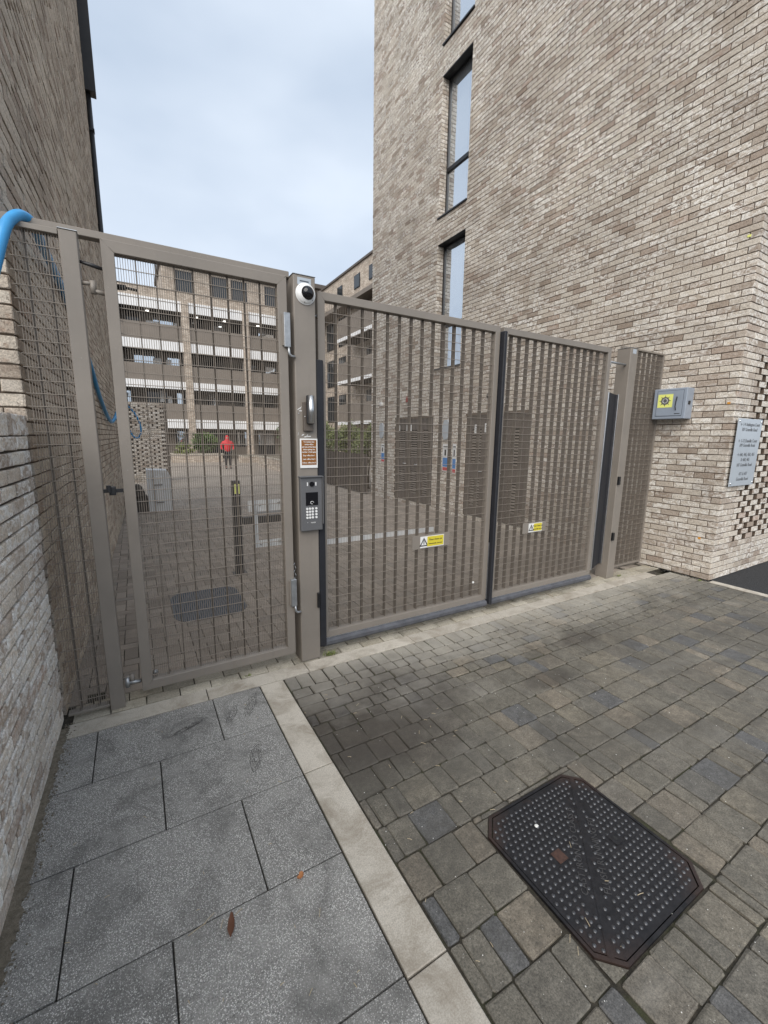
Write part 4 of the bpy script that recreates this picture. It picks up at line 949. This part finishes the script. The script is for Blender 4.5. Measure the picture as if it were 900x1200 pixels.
for i in range(-30, 30):
    for k in range(-30, 30):
        x = i*s_p + (k % 2)*s_p/2; y = k*s_p*.9
        if not inside(x, y): continue
        dist = (x*(-dirv.y)+y*dirv.x)
        if abs(dist+.0) < .016 and True: continue
        if .030 < dist < .056 and abs(x*dirv.x+y*dirv.y) < .26: continue
        if -.056 < dist < -.030 and abs(x*dirv.x+y*dirv.y) < .26: continue
        if abs(x-.155) < .03 and abs(y+.03) < .03: continue
        if abs(x+.13) < .035 and abs(y-.04) < .035: continue
        if x > hw-.10 and y > hh-.10 and False: continue
        st.dome((mhx+x+rnd.uniform(-.0008, .0008), mhy+y, .002), .0080, (0, 0, 1), 8, 3, .6)
stuff(st.build('studs', 'iron_stud', mh, smooth=True))
for sgn, txt in ((1, 'CAST IRON TO CLASS B'), (-1, 'FLUSH RUNNING FIT')):
    o_ = Vector((mhx, mhy, .003)) + Vector((-dirv.y, dirv.x, 0))*(.043*sgn)
    text(txt, .038, o_, (dirv.x, dirv.y, 0), (-dirv.y, dirv.x, 0), 'iron_stud', mh, 'raised_lettering', ext=.0015)
d_ = Vector((dirv.x, dirv.y, 0)); e_ = Vector((-dirv.y, dirv.x, 0)); c0 = Vector((mhx, mhy, 0)); mb = MB()
q = [c0+d_*.40+e_*.011, c0-d_*.40+e_*.011, c0-d_*.40-e_*.011, c0+d_*.40-e_*.011]
mb.add([(p.x, p.y, .0045) for p in q]+[(p.x, p.y, 0) for p in q], [(0, 1, 2, 3), (0, 4, 5, 1), (2, 6, 7, 3), (1, 5, 6, 2), (3, 7, 4, 0)]).build('split_rib', 'iron', mh)
MB().box(mhx+.130, mhx+.180, mhy-.055, mhy-.005, .0015, .006).build('key_plate', 'iron', mh)
MB().tube([(mhx+.155, mhy-.03, .0062), (mhx+.155, mhy-.03, .0068)], .009, 10).build('keyhole', 'sign_black', mh)
MB().box(mhx-.155, mhx-.105, mhy+.015, mhy+.065, .0015, .005).build('key_plate', 'rust', mh)
solo(MB().dome((1.45, 1.065, .004), .010, (0, 0, 1), 10, 3, .4), 'pebble', 'pebble', 'white chewing gum spot on the manhole cover near its rusty plate', 'litter', smooth=True)
# mat-like inspection cover beyond the side gate
gc = thing('inspection_cover', 'blue-grey rounded ribbed inspection cover in the courtyard paving behind the side gate', 'manhole cover', (.545, 4.58, 0))
pp = []
for (sx_, sy_, a0) in ((1, 1, 0), (-1, 1, 90), (-1, -1, 180), (1, -1, 270)):
    for i in range(6):
        a = math.radians(a0+18*i); pp.append((.545+sx_*.17+.17*math.cos(a), 4.58+sy_*.24+.19*math.sin(a)))
MB().prism(pp, -.02, .004).build('cover', 'grate_blue', gc)
mb = MB(); i = -9
for i in range(-13, 14):
    for k in range(-17, 18):
        x, y = i*.026, k*.026
        if (max(0, abs(x)-.17)/.16)**2+(max(0, abs(y)-.24)/.18)**2 < .95: mb.dome((.545+x, 4.58+y, .004), .008, (0, 0, 1), 6, 2, .6)
stuff(mb.build('studs', 'grate_blue', gc, smooth=True))

# ================================================================== HOSES
def spline(P, n=8):
    P = [Vector(p) for p in P]; Q = [P[0]*2-P[1]] + P + [P[-1]*2-P[-2]]; out_ = []
    for i in range(1, len(Q)-2):
        for k in range(n):
            t = k/n; a, b_, c, d = Q[i-1], Q[i], Q[i+1], Q[i+2]
            out_.append(.5*((2*b_)+(c-a)*t+(2*a-5*b_+4*c-d)*t*t+(3*b_-a-3*c+d)*t**3))
    out_.append(P[-1]); return out_
def ray(x, y): return CR*((x-CX)/FPX) + CD*((y-CY)/FPX) + CF
def atY(x, y, Y): d = ray(x, y); return d*(Y/d.y) + Vector((0, 0, CAMZ))
H = [atY(-60, 470, 2.78), atY(-25, 380, 2.80), atY(-6, 310, 2.84), atY(2, 278, 2.88), atY(10, 259, 2.94), atY(24, 252, 3.01), atY(38, 262, 3.10), atY(47, 282, 3.35), atY(60, 310, 4.05), atY(75, 343, 4.75), atY(90, 385, 5.5), atY(105, 425, 6.3), atY(118, 468, 7.2), atY(129, 493, 8.3), atY(134, 491, 8.6), atY(139, 480, 8.8), atY(146, 474, 8.8)]
solo(MB().tube(spline(H, 10), .026, 14), 'hose', 'hose_blue', 'thick light blue hose slung over the header beam and along the left wall', 'hose', smooth=True)
H = [atY(146, 474, 8.8), atY(152, 478, 9.0), atY(160, 488, 9.0), atY(165, 502, 9.0), atY(163, 512, 9.0), atY(157, 512, 9.0), atY(151, 503, 9.0), atY(146, 494, 9.0)]
solo(MB().tube(spline(H, 8), .016, 10), 'hose', 'hose_blue', 'thin pale blue hose loop hanging in the air behind the side gate', 'hose', smooth=True)

# ================================================================== COURTYARD OBJECTS
bo = thing('bollard', 'slim black bollard with a yellow band behind the side gate', 'bollard', (1.045, 5.42, 0))
MB().cbox(.998, 1.092, 5.37, 5.47, 0, 1.19, .006).build('post', 'black_metal', bo)
MB().box(1.012, 1.078, 5.367, 5.371, 1.03, 1.15).build('yellow_band', 'yellow', bo)
MB().prism([(.96, 5.34), (1.13, 5.34), (1.13, 5.50), (.96, 5.50)], 0, .008).build('base_plate', 'black_metal', bo)
# white cabinet
wb = thing('storage_cabinet', 'dirty white plastic cabinet standing against the left courtyard wall', 'cabinet', (.40, 11.1, 0))
vs = [(.19, 10.85, 0), (.66, 10.85, 0), (.66, 10.85, .80), (.60, 10.85, .93), (.19, 10.85, .95), (.19, 11.4, 0), (.66, 11.4, 0), (.66, 11.4, .80), (.60, 11.4, .93), (.19, 11.4, .95)]
MB().add(vs, [(0, 1, 2, 3, 4), (9, 8, 7, 6, 5), (0, 5, 6, 1), (1, 6, 7, 2), (2, 7, 8, 3), (3, 8, 9, 4), (4, 9, 5, 0)]).build('body', 'white_sheet', wb)
MB().cbox(.30, .48, 10.83, 10.85, .62, .80, .004).cbox(.34, .50, 10.83, 10.85, .22, .50, .004).build('panel', 'white_plastic', wb)
MB().box(.30, .48, 10.815, 10.83, .60, .62).box(.34, .50, 10.815, 10.83, .20, .22).build('handle', 'intercom_grey', wb)
tb = thing('rubbish_sack', 'dark brown sacks piled left of the white cabinet', 'bag', (.03, 11.0, 0))
mb = MB(); rnd = random.Random(9)
for (x, y, z, r, q) in ((.02, 10.95, .0, .17, 2.6), (.0, 10.92, .36, .14, 2.0), (.12, 11.1, .0, .14, 3.0)): mb.dome((x, y, z), r, (rnd.uniform(-.1, .1), rnd.uniform(-.1, .1), 1), 12, 6, q)
mb.build('sacks', 'soffit', tb, smooth=True)
# perforated brick screen
sw = thing('brick_screen', 'free-standing perforated brick screen wall behind the white cabinet', 'wall', (.45, 18, 0))
sf = Face((-.55, 18.0, 0), GX, GZ, (0, -1, 0)); J = []
for k in range(38):
    z = k*.075+.0375
    if 21 <= k <= 25 or k > 36 or k < 4: J += [[sf, u_*.225+.1075+(.11 if k % 2 else 0), z, .215, .065, random.random(), True] for u_ in range(7)]
    else: J += [[sf, u_*.275+.1+(.1375 if k % 2 else 0), z, .20, .065, random.random(), True] for u_ in range(6)]
J = [q for q in J if q[1]+q[3]/2 < 1.66]
lay(J, sw, 'brick', 'more_bricks', 'brick', limit=280, dep=.1, b=.003, j=.001)
MB().box(-.55, 1.10, 18.06, 18.14, 0, 2.84).build('backing', 'panel_brown', sw)
# fence of upright boards
fe = thing('board_fence', 'dark brown upright board fence beyond the far corner of the right building', 'fence', (6.05, 13.5, 0))
y = 11.36; brd = MB().cbox(0, .022, 0, .105, .04, 1.22, .002).data('board', 'fence_wood')
while y < 16.5:
    o = bpy.data.objects.new('board', brd); COL.objects.link(o); o.parent = fe; o.location = Vector((6.03+random.uniform(-.003, .003), y, random.uniform(-.01, .01))) - wloc(fe); y += .118
MB().box(6.055, 6.09, 11.35, 16.5, .25, .33).box(6.055, 6.09, 11.35, 16.5, .95, 1.03).build('rail', 'fence_wood', fe)

def foliage(mb, c, rad, nleaf, size, rnd, lump=7):
    cl = [(Vector((rnd.gauss(0, .38)*rad[0], rnd.gauss(0, .38)*rad[1], rnd.uniform(-.5, .9)*rad[2])), rnd.random()) for _ in range(lump*3)]
    for _ in range(nleaf):
        q, tn = rnd.choice(cl); p = Vector(c)+q+Vector((rnd.gauss(0, .16)*rad[0], rnd.gauss(0, .16)*rad[1], rnd.gauss(0, .16)*rad[2]))
        if p.z < .05: continue
        a = Vector((rnd.gauss(0, 1), rnd.gauss(0, 1), rnd.gauss(0, 1))).normalized()*size*rnd.uniform(.5, 1.2); b_ = a.orthogonal().normalized()*size*.35
        mb.add([p-a, p+b_, p+a, p-b_], [(0, 1, 2, 3)], min(.99, max(.01, tn*.7+rnd.random()*.3)))
def shrub(c, rad, nleaf, size, label, mat, seed, group='shrubs in the courtyard'):
    rnd = random.Random(seed); t = thing('shrub', label, 'shrub', (c[0], c[1], 0), group)
    mb = MB(); foliage(mb, c, rad, nleaf, size, rnd); mb.build('foliage', mat, t, fix=False)
    mb = MB()
    for _ in range(7): mb.tube([(c[0]+rnd.gauss(0, .05), c[1]+rnd.gauss(0, .05), 0), (c[0]+rnd.gauss(0, .3)*rad[0], c[1]+rnd.gauss(0, .3)*rad[1], c[2]+rad[2]*.4)], [.02, .006], 5)
    mb.build('stem', 'bark', t)
shrub((6.75, 12.6, 1.3), (.45, .9, .75), 2600, .07, 'light green bamboo-like shrub rising over the near end of the board fence', 'leaf_light', 1)
shrub((6.8, 14.4, 1.35), (.45, .9, .8), 2600, .07, 'light green shrub behind the middle of the board fence', 'leaf_light', 2)
shrub((6.9, 16.4, 1.4), (.5, 1.0, .8), 2400, .07, 'green shrub behind the far end of the board fence', 'leaf_light', 3)
shrub((3.9, 30.2, 1.0), (.9, .7, .75), 2200, .12, 'dark green shrub growing in the long far planter', 'leaf_green', 4)
shrub((2.7, 30.2, .75), (.6, .6, .4), 900, .10, 'low grey-green shrub at the left end of the far planter', 'leaf_light', 5)
shrub((6.95, 21.5, 1.35), (.55, .8, .85), 2200, .10, 'fresh green shrub in the right planter behind the walker', 'leaf_green', 6)
# planters
def planter(x0, x1, y0, y1, h, label):
    t = thing('planter', label, 'planter', ((x0+x1)/2, (y0+y1)/2, 0), 'brick planters in the courtyard')
    MB().box(x0, x1, y0, y1, 0, h-.07).build('brick_body', 'far_brick', t)
    MB().box(x0-.03, x1+.03, y0-.03, y1+.03, h-.07, h).build('coping', 'kerb', t)
    MB().box(x0+.08, x1-.08, y0+.08, y1-.08, h, h+.01).build('soil', 'dirt', t)
planter(2.0, 5.0, 29.6, 30.8, .55, 'long low brick planter in front of the far block')
planter(6.15, 7.6, 20.0, 25.0, .60, 'brick planter running along the right side of the courtyard')
planter(5.9, 7.0, 28.2, 29.2, .45, 'small brick planter at the foot of the second far column')
# walker in red
def skin_mesh(name, verts, edges, radii, mat, parent, sub=1):
    me = bpy.data.meshes.new('tmp'); me.from_pydata(verts, edges, []); o = bpy.data.objects.new('tmp', me); COL.objects.link(o)
    md = o.modifiers.new('s', 'SKIN'); md.use_smooth_shade = True
    for i, r in enumerate(radii): me.skin_vertices[0].data[i].radius = (r, r) if not hasattr(r, '__len__') else r
    me.skin_vertices[0].data[0].use_root = True
    m2 = o.modifiers.new('u', 'SUBSURF'); m2.levels = sub; m2.render_levels = sub
    dg = bpy.context.evaluated_depsgraph_get(); out_ = bpy.data.meshes.new_from_object(o.evaluated_get(dg)); out_.name = name
    bpy.data.objects.remove(o)
    out_.materials.clear(); out_.materials.append(M[mat])
    q = bpy.data.objects.new(name, out_); COL.objects.link(q); q.parent = parent; return q
pr = thing('person', 'person in a red hooded jacket and black trousers standing far off in the courtyard', 'person', (4.17, 23.26, 0))
K = 1.0
sk = [(0, 0, .92), (0, 0, 1.15), (0, 0, 1.38), (0, 0, 1.46), (0, -.01, 1.58), (0, -.01, 1.68),
      (-.19, 0, 1.38), (-.33, .02, 1.16), (-.24, -.10, .98), (.19, 0, 1.38), (.33, .02, 1.16), (.24, -.10, .98),
      (-.09, 0, .86), (-.10, -.01, .48), (-.10, .03, .10), (-.10, -.10, .04), (.09, 0, .86), (.11, .02, .48), (.12, .05, .10), (.12, -.08, .04)]
ed = [(0, 1), (1, 2), (2, 3), (3, 4), (4, 5), (2, 6), (6, 7), (7, 8), (2, 9), (9, 10), (10, 11), (0, 12), (12, 13), (13, 14), (14, 15), (0, 16), (16, 17), (17, 18), (18, 19)]
rd_ = [.13, .12, .13, .055, .09, .075, .06, .042, .032, .06, .042, .032, .085, .055, .038, .04, .085, .055, .038, .04]
skin_mesh('body', sk, ed, rd_, 'skin', pr)
skin_mesh('jacket', [(0, 0, .84), (0, 0, 1.1), (0, 0, 1.36), (0, .01, 1.47), (0, .02, 1.60), (0, .02, 1.747), (-.20, 0, 1.37), (-.34, .02, 1.15), (-.25, -.09, 1.0), (.20, 0, 1.37), (.34, .02, 1.15), (.25, -.09, 1.0)],
          [(0, 1), (1, 2), (2, 3), (3, 4), (4, 5), (2, 6), (6, 7), (7, 8), (2, 9), (9, 10), (10, 11)], [.19, .18, .17, .09, .115, .095, .085, .07, .055, .085, .07, .055], 'jacket_red', pr)
skin_mesh('trousers', [(0, 0, .90), (-.09, 0, .84), (-.10, -.01, .48), (-.10, .03, .10), (.09, 0, .84), (.11, .02, .48), (.12, .05, .10)], [(0, 1), (1, 2), (2, 3), (0, 4), (4, 5), (5, 6)], [.14, .11, .075, .06, .11, .075, .06], 'trouser_black', pr)
for sx_ in (-.10, .12): skin_mesh('shoe', [(sx_, .08, .05), (sx_, -.04, .05), (sx_, -.15, .045)], [(0, 1), (1, 2)], [.05, .05, .04], 'trouser_black', pr)

# ================================================================== FAR APARTMENT BLOCK
YB = 32.0
fbk = thing('apartment_block', 'far apartment block with white floor bands, brown balconies and brick columns', 'building', (4, YB, 0))
bands = [(2.16, 2.74), (4.69, 5.18), (7.10, 7.66), (9.56, 10.20)]
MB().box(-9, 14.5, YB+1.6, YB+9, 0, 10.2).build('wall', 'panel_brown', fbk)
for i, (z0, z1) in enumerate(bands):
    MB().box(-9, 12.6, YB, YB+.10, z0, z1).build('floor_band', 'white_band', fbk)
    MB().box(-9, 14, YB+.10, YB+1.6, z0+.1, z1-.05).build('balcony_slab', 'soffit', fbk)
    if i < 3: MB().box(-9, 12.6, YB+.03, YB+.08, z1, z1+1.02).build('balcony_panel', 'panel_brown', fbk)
MB().box(-9, 12.6, YB+.02, YB+.30, 10.20, 10.78).build('parapet', 'far_brick', fbk)
MB().box(-9, 12.6, YB-.01, YB+.33, 10.78, 10.83).build('parapet_coping', 'brown_metal', fbk)
for x in (-4.9, -.65, 3.50, 7.36, 11.3): MB().box(x-.21, x+.21, YB-.10, YB+.35, 0, 10.20).build('column', 'far_brick', fbk)
rnd = random.Random(21)
fl = [0, 2.69, 5.13, 7.61]
for i, z in enumerate(fl):
    x = -8.0
    while x < 12:
        wq = rnd.choice([.85, 1.3, 1.3]); k = rnd.random()
        wd = MB().box(x, x+wq, YB+1.56, YB+1.60, z+(.05 if k < .4 else .9), z+2.05).build('door' if k < .4 else 'window', 'dark_frame', fbk)
        MB().box(x+.07, x+wq-.07, YB+1.545, YB+1.56, z+(1.0 if k < .4 else .98), z+1.97).build('pane', 'dark_glass' if rnd.random() < .55 else 'glass', wd)
        x += wq+rnd.uniform(.5, 1.2)
for (x, z) in ((1.3, 9.50), (4.2, 9.50), (6.0, 9.50), (8.3, 9.50)):
    MB().box(x, x+.16, YB+.6, YB+.75, z, z+.05).build('ceiling_light', 'lamp', fbk)
for (x, z, wq, hq) in ((1.75, 3.9, .35, .75), (2.25, 3.85, .25, .45), (1.55, 6.2, .5, .55), (2.3, 6.2, .3, .5), (1.3, 8.75, .8, .3), (2.9, 8.75, .3, .35), (5.2, 3.8, .12, .5), (10.2, 3.8, .2, .5)):
    MB().box(x, x+wq, YB+1.2, YB+1.25, z, z+hq).build('laundry', 'white_sheet', fbk)
# penthouse set back on top
MB().box(2.45, 14.5, YB+2.0, YB+8, 10.2, 13.15).build('penthouse', 'far_brick', fbk)
MB().box(2.3, 14.5, YB+1.5, YB+8, 13.15, 13.45).build('penthouse_roof', 'brown_metal', fbk)
for x in (3.3, 5.6, 6.9, 9.3, 11.2): 
    wd = MB().box(x, x+1.1, YB+1.95, YB+2.0, 10.9, 12.7).build('window', 'dark_frame', fbk)
    MB().box(x+.08, x+1.02, YB+1.935, YB+1.95, 11.0, 12.6).build('pane', 'dark_glass', wd)
MB().box(5.75, 7.9, YB+1.4, YB+3.0, 13.45, 13.85).build('roof_plant', 'panel_brown', fbk)
# right wing
rw = thing('apartment_block', 'right wing of the courtyard flats seen left of the tall brick building, with balconies', 'building', (12, 26, 0))
MB().box(13.3, 20, 14.0, 40, 0, 10.1).build('wall', 'far_brick', rw)
for i, z in enumerate((2.50, 5.10, 7.75)):
    MB().box(12.0, 12.1, 15.0, 26.8, z, z+.20).build('floor_band', 'white_band', rw)
    MB().box(12.1, 13.3, 26.7, 26.8, z, z+.20).build('floor_band', 'white_band', rw)
    MB().box(12.1, 13.3, 15.0, 26.7, z+.02, z+.16).build('balcony_slab', 'soffit', rw)
    MB().box(12.02, 12.07, 15.0, 26.78, z+.20, z+1.30).build('balcony_panel', 'panel_brown', rw)
    MB().box(12.1, 13.3, 26.72, 26.77, z+.20, z+1.30).build('balcony_panel', 'panel_brown', rw)
    for y in (16.2, 18.6, 21.4, 23.9, 28.2, 30.3):
        wd = MB().box(13.25, 13.30, y, y+1.2, z+.3, z+2.2).build('window', 'dark_frame', rw); MB().box(13.235, 13.25, y+.08, y+1.12, z+.38, z+2.12).build('pane', 'dark_glass', wd)
MB().box(12.4, 20, 14.0, 40, 10.1, 10.35).build('roof_band', 'panel_brown', rw)
MB().box(12.9, 20, 14.0, 34, 10.35, 12.3).build('upper_storey', 'far_brick', rw)
MB().box(12.8, 20, 14.0, 34.1, 12.3, 12.42).build('roof_coping', 'brown_metal', rw)
for y in (17.0, 20.0, 23.3, 25.3, 27.9): 
    wd = MB().box(12.86, 12.9, y, y+.8, 10.95, 11.75).build('window', 'dark_frame', rw); MB().box(12.85, 12.86, y+.06, y+.74, 11.0, 11.7).build('pane', 'dark_glass', wd)

# ================================================================== SMALL THINGS ON THE GROUND
rnd = random.Random(8)
def scuff(cx_, cy_, a, l, wd, label):
    mb = MB()
    for k in range(3):
        r1, r2 = l/2*(1-.28*k), wd/2*(1-.3*k); pts_ = []
        for i in range(33):
            t = 2*math.pi*i/32; x = r1*math.cos(t); y = r2*math.sin(t)*(1 if abs(math.cos(t)) < .6 else .8)
            pts_.append((cx_+x*math.cos(a)-y*math.sin(a)+rnd.uniform(-.002, .002), cy_+x*math.sin(a)+y*math.cos(a)+rnd.uniform(-.002, .002)))
        for i in range(32):
            if rnd.random() < .3: continue
            p, q = Vector(pts_[i]), Vector(pts_[i+1]); n_ = Vector((-(q-p).y, (q-p).x)).normalized()*rnd.uniform(.0008, .0022)
            mb.add([(p.x-n_.x, p.y-n_.y, .0022), (q.x-n_.x, q.y-n_.y, .0022), (q.x+n_.x, q.y+n_.y, .0022), (p.x+n_.x, p.y+n_.y, .0022)], [(0, 1, 2, 3)])
    o = mb.build('scuff_mark', 'scuff'); stuff(o); o['label'] = label; o['category'] = 'stain'
scuff(.53, 2.60, 1.15, .26, .06, 'dark looping scuff mark on the small slab nearest the kerb corner')
scuff(.45, 2.13, 1.25, .24, .06, 'dark oval scuff mark in the middle of the second row of slabs')
scuff(.40, 2.56, 1.1, .17, .05, 'smaller scuff mark beside the looping one on the corner slab')
scuff(.15, 2.56, .35, .24, .03, 'faint long scuff on the wide slab below the side gate')
def leaf_(x, y, l, wq, a, mat, label, seed):
    rnd = random.Random(seed); n_ = 7; U_ = Vector((math.cos(a), math.sin(a), 0)); V_ = Vector((-U_.y, U_.x, 0)); vs = []
    for i in range(n_):
        t = i/(n_-1); hwid = wq/2*math.sin(math.pi*(.06+.88*t))*rnd.uniform(.75, 1.2); cur = .006+.010*math.sin(3*t+seed)**2
        for s_ in (-1, 0, 1): p = Vector((x, y, 0))+U_*l*(t-.5)+V_*hwid*s_; vs.append((p.x, p.y, cur+abs(s_)*.006))
    fs = [(i*3+k, i*3+k+1, i*3+k+4, i*3+k+3) for i in range(n_-1) for k in range(2)]
    solo(MB().add(vs, fs), 'dead_leaf', mat, label, 'leaf', 'dead leaves on the footpath', smooth=True)
leaf_(.167, 1.333, .085, .026, 1.35, 'leaf_brown', 'dark curled dead leaf on the slab near the lower left', 1)
leaf_(.439, 1.374, .030, .024, .4, 'leaf_orange', 'small orange dead leaf on the slab by the kerb strip', 2)
def straws(P_, name, mat, label, cat):
    mb = MB()
    for (x, y, a, l) in P_: mb.tube([(x-math.cos(a)*l/2, y-math.sin(a)*l/2, .003), (x, y, .005), (x+math.cos(a)*l/2, y+math.sin(a)*l/2, .003)], .0012, 5)
    o = mb.build(name, mat); stuff(o); o['label'] = label; o['category'] = cat
rnd = random.Random(4)
straws([(.10, 1.40, .5, .05), (.14, 1.36, 1.1, .03), (.20, 1.37, .4, .03), (.46, 1.22, 1.1, .03), (.06, 1.385, .2, .06), (.35, 1.02, .7, .02)]+[(rnd.uniform(-.4, .6), rnd.uniform(.8, 2.7), rnd.uniform(0, 3), rnd.uniform(.008, .02)) for _ in range(30)]+[(rnd.uniform(.8, 1.6), rnd.uniform(.5, 2.7), rnd.uniform(0, 3), rnd.uniform(.01, .03)) for _ in range(40)], 'straw', 'twig', 'scattered pale straw and twig bits on the slabs and setts', 'litter')
mb = MB()
for _ in range(1150):
    x, y = rnd.uniform(.8, 6.0), rnd.uniform(.3, 3.1)
    if _ < 60: x, y = rnd.uniform(4.6, 5.6), rnd.uniform(2.6, 3.2)
    elif _ < 260: x = WL(1.5)+.02+abs(rnd.gauss(0, .04)); y = rnd.uniform(.9, 2.9)
    elif _ > 1300: x, y = rnd.uniform(6.25, 7.6), rnd.uniform(1.4, 2.33)
    elif _ > 1000: x = WL(1.5)+.02+abs(rnd.gauss(0, .05)); y = rnd.uniform(.9, 2.9)
    elif _ < 380: x, y = 6.13-abs(rnd.gauss(0, .05)), rnd.uniform(2.3, 3.1)
    if 60 <= _ < 260 or 1000 < _: continue
    r_ = rnd.uniform(.0008, .0026)
    mb.dome((x, y, .0), r_, (0, 0, 1), 5, 2, .8, tone=rnd.random())
o = mb.build('grit', 'pebble'); stuff(o); o['label'] = 'pale grit scattered over setts and along the wall feet'; o['category'] = 'grit'
mb = MB()
for _ in range(900): 
    y = rnd.uniform(.8, 2.95); x = WL(y)+.012+abs(rnd.gauss(0, .028)); r_ = rnd.uniform(.0015, .0055)
    mb.dome((x, y, .001), r_, (rnd.uniform(-.5, .5), rnd.uniform(-.5, .5), 1), 5, 2, .9, tone=rnd.random())
o = mb.build('gravel_crumbs', 'dirt'); stuff(o); o['label'] = 'brown crumbs of grit along the foot of the low left wall'; o['category'] = 'grit'
def tuft(x, y, n_, h, label, seed):
    rnd = random.Random(seed); mb = MB()
    for _ in range(n_):
        a = rnd.uniform(0, 6.28); l = rnd.uniform(.4, 1)*h; bx, by = x+rnd.gauss(0, h*.6), y+rnd.gauss(0, h*.2); dx, dy = math.cos(a)*l*.8, math.sin(a)*l*.8; w_ = .003
        mb.add([(bx-w_, by, 0), (bx+w_, by, 0), (bx+dx*.5+w_, by+dy*.5, l*.6), (bx+dx*.5-w_, by+dy*.5, l*.6), (bx+dx, by+dy, l*.8)], [(0, 1, 2, 3), (3, 2, 4)], rnd.random()*.9+.05)
    solo(mb, 'weed', 'leaf_light', label, 'weed', 'weeds in the paving joints')
tuft(1.235, 2.945, 60, .045, 'small green weed tuft at the foot of the keypad post', 1)
tuft(.60, 2.95, 14, .02, 'tiny weed in the joint under the side gate', 2)
tuft(5.3, 3.0, 30, .03, 'small weed tuft at the foot of the far post', 3)
tuft(6.05, 2.40, 30, .025, 'small weed at the foot of the building corner', 4)
